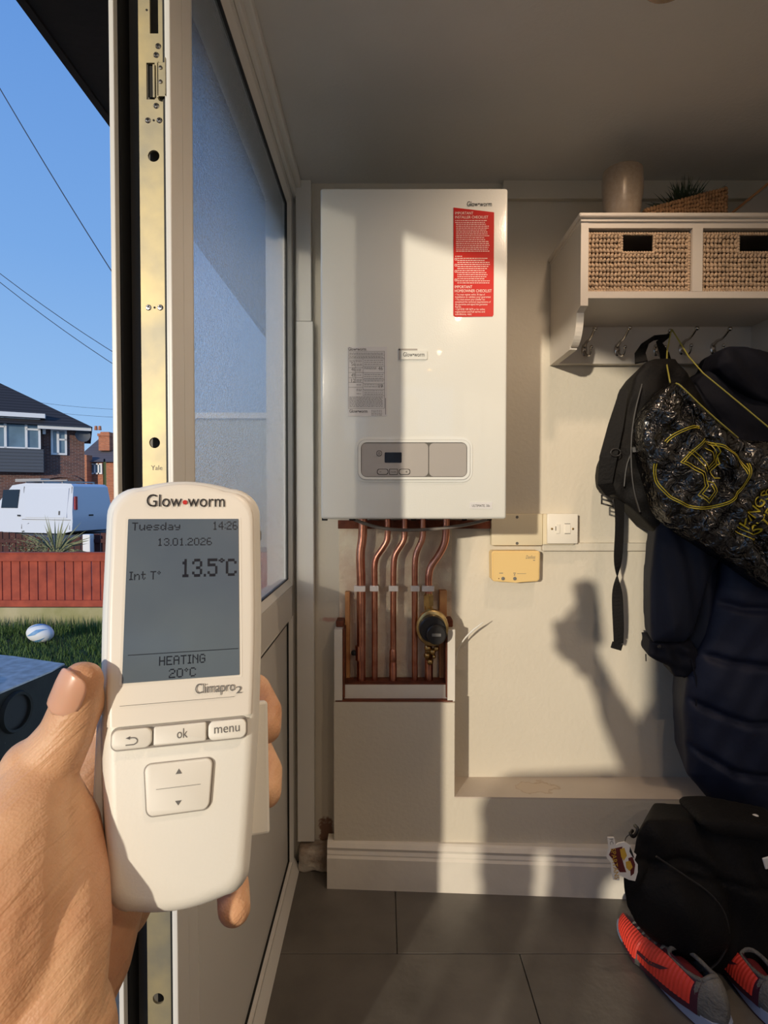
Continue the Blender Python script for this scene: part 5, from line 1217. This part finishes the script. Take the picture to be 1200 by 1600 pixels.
# grass
n = 26000; X = rng.uniform(-6.2, -1.6, n); Yg = rng.uniform(3.2, 5.95, n); hgt = rng.uniform(.03, .075, n)*(1+1.2*(Yg > 5.6)); th = rng.uniform(0, 2*PI, n); wd = .0045
lean = rng.normal(0, .02, (n, 2)); vs = np.empty((n, 3, 3))
vs[:, 0] = np.stack([X-wd*np.cos(th), Yg-wd*np.sin(th), np.full(n, GZ)], 1); vs[:, 1] = np.stack([X+wd*np.cos(th), Yg+wd*np.sin(th), np.full(n, GZ)], 1); vs[:, 2] = np.stack([X+lean[:, 0], Yg+lean[:, 1], GZ+hgt], 1)
me = bpy.data.meshes.new('lawn'); me.from_pydata(vs.reshape(-1, 3).tolist(), [], np.arange(n*3).reshape(-1, 3).tolist())
link('lawn_grass', me, M['grass'], kind='stuff', label='short green lawn grass between the doorway and the red fence', cat='grass')
# ball
bl_ = thing('rugby_ball', 'white and pale blue ball lying on the lawn by the fence', 'ball', (XF(60, 5.3), 5.3, GZ+.02))
c = V((XF(60, 5.3), 5.3, GZ+.105)); Rb = Matrix.Rotation(.12, 3, 'Y')
MB().ball(c, (.122, .085, .085), 32, 20, Rb).build('ball_skin', M['housewhite'], bl_, smooth=True)
bluem = mat('pale_blue_print', srgb(110, 160, 205), .5)
for a0, w0 in ((-.9, .5), (.3, .55), (1.4, .5)):
    mb = MB(); vs = []
    for i in range(9):
        for j in range(9):
            s_ = i/8; lat = (-.75+1.5*s_); wdt = w0*(1-abs(2*s_-1)); ph = a0+lat*.9+(-.5+j/8)*wdt
            x = math.sin(lat)*.1245; r_ = math.cos(lat)*.0872; vs.append(c+Rb @ V((x, -math.cos(ph)*r_, math.sin(ph)*r_)))
    mb.add(vs, [(i*9+j, i*9+j+1, i*9+j+10, i*9+j+9) for i in range(8) for j in range(8)]); mb.build('blue_panel', bluem, bl_)
# fence on a low wall
FY = 6.0
fn = thing('garden_fence', 'red-brown vertical board fence panel on a low pale concrete wall', 'fence', (-3, FY, GZ))
MB().box(-8, -.6, FY-.02, FY+.16, GZ, ZF(949, FY)).build('gravel_wall', M['concrete'], fn)
zT, zB = ZF(863, FY), ZF(948, FY)
x = -6.9; k_ = 0
while x < -.7:
    o = MB().box(x+.004, x+.089, FY+.02, FY+.036, zB, zT-.01, .002, 1).build('board', M['fence'], fn); x += .0935; k_ += 1
MB().box(-6.9, -.7, FY-.005, FY+.045, ZF(877, FY), zT-.012, .003).build('top_rail', M['fence'], fn)
MB().box(-6.9, -.7, FY-.02, FY+.06, zT-.012, zT, .003).build('capping', M['fence'], fn)
MB().box(-6.9, -.7, FY-.008, FY+.04, zB, ZF(938, FY), .003).build('bottom_rail', M['fence'], fn)
# second fence and white post
f2 = thing('slatted_gate', 'dark red slatted gate panels behind the red fence', 'gate', (-6.5, 9.0, GZ))
for x0, x1 in ((-7.4, -5.35), (-4.95, -2.9)):
    xm = (x0+x1)/2; nb = int((x1-x0)/.1)
    for i in range(nb):
        xx = x0+(x1-x0)*i/nb; hh = ZF(829, 9)-.35*abs((xx-xm)/(x1-x0))**1.6
        MB().box(xx+.006, xx+.094, 9.0, 9.02, GZ, hh).build('slat', M['darkfence'], f2)
    MB().box(x0, x1, 8.97, 9.0, ZF(848, 9), ZF(842, 9)).build('rail', M['darkfence'], f2)
MB().box(XF(128, 8.8), XF(140, 8.8), 8.8, 8.92, GZ, ZF(835, 8.8), .01).build('gate_post', M['housewhite'], label='short white post between the dark red gate panels', cat='post')
# cordyline and shrub
cy = thing('spiky_plant', 'spiky sword-leaved plant standing behind the red fence in front of van', 'plant', (XF(85, 7.2), 7.2, GZ))
mb = MB(); c0 = V((XF(86, 7.2), 7.2, ZF(868, 7.2)))
for i in range(70):
    a = random.uniform(-1.45, 1.45); dpt = random.uniform(-.5, .5); L_ = random.uniform(.32, .56); d = V((math.sin(a), dpt*.6, math.cos(a)*.9)).normalized(); s_ = V((d.z, 0, -d.x)).normalized()*.010
    m1 = c0+d*L_*.5; m2 = c0+d*L_+V((0, 0, -.10*abs(a))); mb.add([c0-s_*.6, c0+s_*.6, m1+s_, m1-s_, m2], [(0, 1, 2, 3), (3, 2, 4)])
mb.build('sword_leaves', mat('grey_green_leaf', srgb(140, 146, 104), .6, var=.4, vscale=5), cy, kind='stuff')
MB().cyl((c0.x, 7.2, GZ), c0, .05, .04, 10).build('trunk', M['rust'], cy)
bs = thing('garden_shrub', 'small pale brown shrub left of the spiky plant behind the fence', 'shrub', (XF(52, 6.6), 6.6, GZ))
mb = MB()
for i in range(900):
    p = V((XF(52, 6.6)+random.gauss(0, .13), 6.6+random.gauss(0, .08), ZF(858, 6.6)+random.gauss(-.05, .08))); d = V((random.gauss(0, 1), random.gauss(0, 1), random.gauss(0, 1))).normalized()*.014; e = d.orthogonal().normalized()*.008
    mb.add([p-d, p+e, p+d, p-e], [(0, 1, 2, 3)])
mb.build('leaves', mat('dry_leaf', srgb(150, 136, 100), .8, var=.5, vscale=20), bs, kind='stuff')
mb = MB()
for i in range(6): mb.tube([(XF(52, 6.6), 6.6, GZ), (XF(52, 6.6)+random.gauss(0, .1), 6.6, ZF(856, 6.6))], .008, 5)
mb.build('stems', M['rust'], bs)

# van
vn = thing('white_van', 'white panel van with roof rack parked beyond the fence', 'van', P(118, 779, 22)+V((0, 0, -1.4)))
ang = math.radians(33)
co = P(113, 779, 21.5); co.z = 0
ux = V((-math.cos(ang), -math.sin(ang)*.3, 0)).normalized(); 
ux = V((-1, .0, 0)); ux = Matrix.Rotation(math.radians(-20), 3, 'Z') @ ux
uy = V((ux.y, -ux.x, 0)); uy = uy if uy.y > 0 else -uy
Mv = Matrix((ux, uy, V((0, 0, 1)))).transposed().to_4x4(); Mv.translation = V((co.x, co.y, GZ-.32))
vt = ZF(755, 21.5)-(GZ-.32)
side = [(0.04, .45), (0, .8), (.02, 1.2), (.10, vt-.12), (.22, vt-.02), (.5, vt), (2.6, vt+.03), (3.3, vt-.05), (4.1, 1.35), (4.7, 1.15), (4.95, .95), (5.0, .45), (4.5, .35), (.5, .35)]
mb = MB(); wv = 1.9
# body with tumblehome: inner sections narrower towards roof
def sect(y, s): 
    return [(x, y, z) for x, z in side]
vsb = []
for y, k_ in ((0, 0), (.0, 0)): pass
lay = [(0.00, lambda x, z: (x, .0+.16*max(0, (z-1.05)/(vt-1.05))**1.4, z)), (1, lambda x, z: (x, wv-.16*max(0, (z-1.05)/(vt-1.05))**1.4, z))]
n = len(side); vs = [f(x, z) for _, f in lay for x, z in side]
mb.add(vs, [(i, (i+1) % n, n+(i+1) % n, n+i) for i in range(n)]+[tuple(range(n))[::-1], tuple(range(n, 2*n))], Mv)
# rear doors are angled: pull the far rear corner away
mb.build('body', M['van'], vn, smooth='auto')
def sp2(z): return .16*max(0, (z-1.05)/(vt-1.05))**1.4-.012
def vbox(x0, x1, z0, z1, m_, nm, th=.02, off=0):
    mb = MB(); vs = []
    for yy in (0, th):
        for x_, z_ in ((x0, z0), (x1, z0), (x1, z1), (x0, z1)): vs.append((x_, sp2(z_)+yy-off, z_))
    mb.add(vs, [(0, 1, 2, 3), (7, 6, 5, 4), (0, 4, 5, 1), (1, 5, 6, 2), (2, 6, 7, 3), (3, 7, 4, 0)], Mv); return mb.build(nm, M[m_], vn)
vbox(2.85, 3.75, 1.30, vt-.22, 'glassdark', 'door_window'); vbox(.28, 2.45, .95, vt-.18, 'van', 'side_panel_pressing', .02, .012)
vbox(2.62, 2.64, .5, vt-.1, 'groove', 'door_gap'); vbox(.1, 2.6, .86, .875, 'groove', 'slide_rail'); vbox(.0+.14, .16, .5, vt-.12, 'groove', 'door_gap')
vbox(2.68, 2.82, .98, 1.04, 'blackplastic', 'door_handle', .02, .02); vbox(.62, .68, 1.05, 1.2, 'groove', 'filler_mark', .01, .016)
mb = MB(); mb.box(-.02, .02, .10, .22, 1.25, 1.75, .01, M=Mv); mb.build('tail_light', M['red'], vn)
mb = MB(); mb.box(-.015, .02, .75, .95, 1.0, 1.06, .01, M=Mv); mb.build('rear_handle', M['blackplastic'], vn)
for cx in (.95, 4.1):
    c = Mv @ V((cx, .02, .33)); d = (Mv.to_3x3() @ V((0, 1, 0))); MB().cyl(c, c+d*.22, .33, n=24).build('wheel', M['black'], vn, smooth='auto')
rk_ = MB()
for x_ in (.7, 1.7, 2.6): rk_.box(x_, x_+.05, .2, 1.7, vt+.05, vt+.10, M=Mv); rk_.box(x_, x_+.05, .2, .25, vt-.04, vt+.1, M=Mv); rk_.box(x_, x_+.05, 1.65, 1.7, vt-.04, vt+.1, M=Mv)
rk_.box(.6, 3.0, .3, .34, vt+.10, vt+.15, M=Mv); rk_.box(2.2, 3.6, .5, .9, vt+.10, vt+.22, M=Mv)
rk_.build('roof_rack', M['silver'], vn)

# house with bow window, its front turned a little towards the left
hs = thing('brick_house', 'brown brick semi-detached house with dark tiled roof and grey cladding', 'house', (-14.53, 28, GZ))
HA = math.atan2(467, 900); HC = V((XF(133, 28), 28, 0)); MH = Matrix.Translation(HC) @ Matrix.Rotation(HA, 4, 'Z') @ Matrix.Translation(-HC)
def hX(px):
    r = (600-px)/F; s_ = (r*28+HC.x)/(math.cos(HA)-math.sin(HA)*r*-1); return HC.x-s_
def hZ(py, px): return ZF(py, 28+(hX(px)-HC.x)*math.sin(HA))
HYY = 28.0; X1 = HC.x; XL0 = hX(-260); X70 = hX(70)
def hbox(x0, x1, y0, y1, z0, z1, nm, m_, bev=0): return MB().box(x0, x1, y0, y1, z0, z1, bev, M=MH).build(nm, M[m_], hs)
ze = hZ(672, 100)
hbox(XL0, X70, HYY, HYY+8, GZ, ze, 'wall', 'brick'); hbox(X70, X1, HYY-.02, HYY+8, GZ, ze, 'wall', 'brick')
zc0, zc1 = hZ(738, 30), hZ(702, 30)
hbox(XL0, X70, HYY-.5, HYY+.05, zc0, zc1, 'cladding', 'cladding')
for i in range(7): zc = zc1-(zc1-zc0)*i/7; hbox(XL0, X70+.02, HYY-.53, HYY-.49, zc-.03, zc, 'cladding_board', 'cladding')
def hwin(x0, y0, x1, y1, off, bars, hbar=()):
    a0, a1 = hX(x0), hX(x1); pm = (max(x0, 0)+x1)/2; z0, z1 = hZ(y1, pm), hZ(y0, pm); Yw = HYY-off
    o = MB(); ring(o, rrect(a0, a1, z0, z1, .01, 1), rrect(a0+.09, a1-.09, z0+.09, z1-.09, .01, 1), Yw, Yw+.12)
    for bx_ in bars: o.box(hX(bx_)-.05, hX(bx_)+.05, Yw, Yw+.1, z0, z1)
    for (a, b, fr) in hbar: o.box(hX(a), hX(b), Yw, Yw+.1, z1-(z1-z0)*fr-.04, z1-(z1-z0)*fr+.04)
    o.bm.transform(MH); f = o.build('window_frame', M['housewhite'], hs); MB().box(a0+.05, a1-.05, Yw+.06, Yw+.09, z0+.05, z1-.05, M=MH).build('pane', M['winglass'], f)
hwin(-70, 655, 66, 703, .5, (-40, -10, 12, 44), [(-10, 12, .3), (44, 66, .35)])
hwin(81, 671, 106, 711, .1, (92,), [(92, 106, .4)])
hbox(XL0, X70+.1, HYY-.8, HYY+.05, hZ(655, 30)+.02, hZ(655, 30)+.22, 'gutter_board', 'housewhite')
hbox(hX(62), X1+.3, HYY-.7, HYY-.5, ze-.05, ze+.16, 'gutter_board', 'housewhite')
mb = MB(); zr2 = ze+3.5; xr = X1+.35; xh = X1-5.6; ys = HYY-.85
vs = [(XL0, ys, ze+.12), (xr, ys, ze+.12), (xr, HYY+8.5, ze+.12), (XL0, HYY+8.5, ze+.12), (XL0, HYY+3.8, zr2), (xh, HYY+3.8, zr2)]
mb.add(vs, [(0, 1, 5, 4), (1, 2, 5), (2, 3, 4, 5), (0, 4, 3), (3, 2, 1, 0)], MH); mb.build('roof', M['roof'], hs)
mb = MB(); cx = hX(97); cz = hZ(757, 97)
ring(mb, [(cx+.95*math.cos(t_), cz+.5*math.sin(t_)) for t_ in [PI*i/12 for i in range(13)]]+[(cx-.95, cz-2), (cx+.95, cz-2)], [(cx+.75*math.cos(t_), cz+.34*math.sin(t_)) for t_ in [PI*i/12 for i in range(13)]]+[(cx-.75, cz-2), (cx+.75, cz-2)], HYY-.12, HYY)
mb.bm.transform(MH); mb.build('door_arch', M['brick'], hs)
hbox(hX(68), hX(73.5), HYY-.25, HYY-.03, hZ(679, 70), hZ(669, 70), 'alarm_box', 'housewhite', .03)
mb = MB(); mb.lathe([(0, .05), (.2, .02), (.33, -.08)], (hX(131), HYY-.3, hZ(681, 131)), 18, 'y'); mb.bm.transform(MH); mb.build('satellite_dish', M['cladding'], hs, smooth=True)
nb = thing('rendered_house', 'pale rendered neighbouring house seen blurred through the obscure glass', 'house', (-3, 16, GZ))
MB().box(-5.6, 1.5, 16, 22, GZ, 2.2).build('wall', mat('pale_render', srgb(186, 190, 180), .9, var=.08, vscale=1), nb)
MB().box(-5.8, 1.7, 15.8, 22.2, 2.2, 2.35).build('roof_edge', M['upvc'], nb)
# far orange brick house
h2 = thing('orange_brick_house', 'orange brick terrace with slate roof and chimney further back', 'house', (-25, 48, GZ)); H2 = 48
MB().box(XF(120, H2), XF(330, H2), H2, H2+7, GZ, ZF(722, H2)).build('wall', M['obrick'], h2)
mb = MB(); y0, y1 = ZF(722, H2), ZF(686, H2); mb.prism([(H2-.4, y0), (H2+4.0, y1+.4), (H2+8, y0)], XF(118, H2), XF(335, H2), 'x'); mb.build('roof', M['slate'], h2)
MB().box(XF(121, H2), XF(145, H2), H2-.9, H2, GZ, ZF(712, H2)).build('bay_wall', M['obrick'], h2)
mb = MB(); mb.box(XF(144, H2), XF(161.5, H2), H2+1.2, H2+2.2, ZF(702, H2), ZF(676, H2)); mb.box(XF(143, H2), XF(162.5, H2), H2+1.1, H2+2.3, ZF(679, H2), ZF(675, H2)); mb.box(XF(146, H2), XF(160, H2), H2+1.3, H2+2.1, ZF(675, H2), ZF(672, H2)); ch = mb.build('chimney', M['obrick'], h2)
for px_ in (150, 156): c = P(px_, 672, H2+1.7); MB().cyl(c, c+V((0, 0, .35)), .14, .11, 10).build('chimney_pot', M['obrick'], ch)
mb = MB(); mb.box(XF(176, H2), XF(188, H2), H2+3.2, H2+4, ZF(692, H2), ZF(682, H2)); mb.build('chimney', M['obrick'], h2)
o = MB(); ring(o, rrect(XF(138, H2), XF(161, H2), ZF(741, H2), ZF(724, H2), .01, 1), rrect(XF(138, H2)+.12, XF(161, H2)-.12, ZF(741, H2)+.12, ZF(724, H2)-.12, .01, 1), H2-.12, H2)
for bx_ in (143.5, 149.5, 155.5): o.box(XF(bx_, H2)-.05, XF(bx_, H2)+.05, H2-.12, H2, ZF(741, H2), ZF(724, H2))
f = o.build('window_frame', M['housewhite'], h2); MB().box(XF(138, H2)+.1, XF(161, H2)-.1, H2-.05, H2-.02, ZF(741, H2), ZF(724, H2)).build('pane', M['winglass'], f)
lp = thing('street_pole', 'yellow painted pole in front of the orange brick house', 'pole', (XF(164, 30), 30, GZ))
MB().cyl((XF(164, 30), 30, GZ), (XF(164, 30), 30, ZF(722, 30)), .085, .075, 12).build('pole', mat('yellow_pole_paint', srgb(222, 186, 92), .6), lp, smooth='auto')
MB().cyl((XF(164, 30), 30, ZF(722, 30)), (XF(164, 30), 30, ZF(717, 30)), .05, .04, 12).build('cap', M['fascia'], lp)
# overhead cables
for (p, q, r_, lab) in (((-60, 40, 12), (260, 560, 12), .011, 'single overhead cable crossing the blue sky steeply at the upper left'),
                   ((-60, 385, 22), (260, 604, 22), .014, 'upper of two close overhead cables sloping across the mid sky'), ((-60, 397, 22), (260, 625, 22), .014, 'lower of two close overhead cables sloping across the mid sky'),
                   ((-40, 617, 60), (300, 645, 60), .016, 'nearly level overhead cable just above the brick house roof'), ((-40, 630, 60), (300, 657, 60), .016, 'lowest nearly level overhead cable behind the house roof')):
    a, b = P(*p), P(*q); pts = [a.lerp(b, i/10)+V((0, 0, -.35*(1-(2*i/10-1)**2)*p[2]/30)) for i in range(11)]
    for i in (0, 10): pass
    off = V((0, 0, .17*p[2]/30)); MB().tube([x_+off for x_ in pts], r_, 5).build('overhead_cable', M['wire'], label=lab, cat='cable')

# old boiler case standing outside
ob = thing('scrap_metal_cabinet', 'old black metal appliance casing with round flue hole standing outside', 'appliance', (-1.15, 1.7, GZ+.03))
zt_ = -.52; A = V((-.996, 1.80, 0)); B_ = V((-1.055, 1.36, 0)); ex = (B_-A); ez = V((-.30, .12, 0))
pts = [A, B_, B_+ez, A+ez]
mb = MB(); n4 = 4; t1_ = .012
mb.add([(p.x, p.y, GZ+.03) for p in pts]+[(p.x, p.y, zt_-.006) for p in pts], [(0, 1, 2, 3), (7, 6, 5, 4), (0, 4, 5, 1), (1, 5, 6, 2), (2, 6, 7, 3), (3, 7, 4, 0)]); mb.build('case', M['alu'], ob)
cx = A+ex*.62+ez*.42
mb = MB(); out = []; inn = []
for i in range(32):
    t_ = 2*PI*i/32; d = V((math.cos(t_), math.sin(t_), 0)); inn.append(cx+d*.045)
    # ray to quad edge
    best = 9
    for k in range(4):
        p, q = pts[k], pts[(k+1) % 4]; e = q-p; den = d.x*e.y-d.y*e.x
        if abs(den) < 1e-9: continue
        s_ = ((p.x-cx.x)*e.y-(p.y-cx.y)*e.x)/den; u2 = ((p.x-cx.x)*d.y-(p.y-cx.y)*d.x)/den
        if s_ > 0 and -1e-6 <= u2 <= 1+1e-6: best = min(best, s_)
    out.append(cx+d*best)
vs = [(p.x, p.y, zz) for zz in (zt_-.005, zt_) for pl_ in (out, inn) for p in pl_]; n = 32; fs = []
for i in range(n):
    j = (i+1) % n; fs += [(i, j, n+j, n+i), (2*n+i, 3*n+i, 3*n+j, 2*n+j), (i, 2*n+i, 2*n+j, j), (n+i, n+j, 3*n+j, 3*n+i)]
mb.add(vs, fs); mb.build('top_plate', M['galv'], ob)
mb = MB(); mb.lathe([(.046, .0005), (.066, .0005), (.070, .004), (.066, .006), (.046, .006)], (cx.x, cx.y, zt_), 32); mb.build('flue_collar', M['galv'], ob, smooth='auto')
mb = MB(); mb.lathe([(0, 0), (.045, 0)], (cx.x, cx.y, zt_-.0055), 24); mb.build('flue_hole', M['black'], ob)
# round outlet on the side face
fd = ex.normalized(); nf = V((-fd.y, fd.x, 0)); nf = nf if nf.x > 0 else -nf
cc = A+fd*.215+V((0, 0, -.592)); Mr = Matrix((fd, V((0, 0, 1)), nf)).transposed().to_4x4(); Mr.translation = cc
mb = MB(); vs = []; pr_ = [(.047, .001), (.047, .010), (.054, .012), (.058, .001)]
for r_, h_ in pr_:
    for k in range(28): t_ = 2*PI*k/28; vs.append(Mr @ V((r_*math.cos(t_), r_*math.sin(t_), h_)))
mb.add(vs, [(i*28+k, i*28+(k+1) % 28, (i+1)*28+(k+1) % 28, (i+1)*28+k) for i in range(3) for k in range(28)]); mb.build('outlet_rim', M['alu'], ob, smooth='auto')
mb = MB(); mb.prism(circ(0, 0, .047, 28), .0005, .002, 'z', Mr); mb.build('outlet_hole', M['black'], ob)
mb = MB()
for i in range(10):
    q = Mr @ V((random.uniform(-.06, .15), random.uniform(-.16, -.05), .0006)); s_ = random.uniform(.0008, .0022); mb.prism(circ(0, 0, s_, 6), 0, .0003, 'z', Matrix.Translation(q) @ Mr.to_3x3().to_4x4())
mb.build('paint_flecks', M['greyink'], ob)
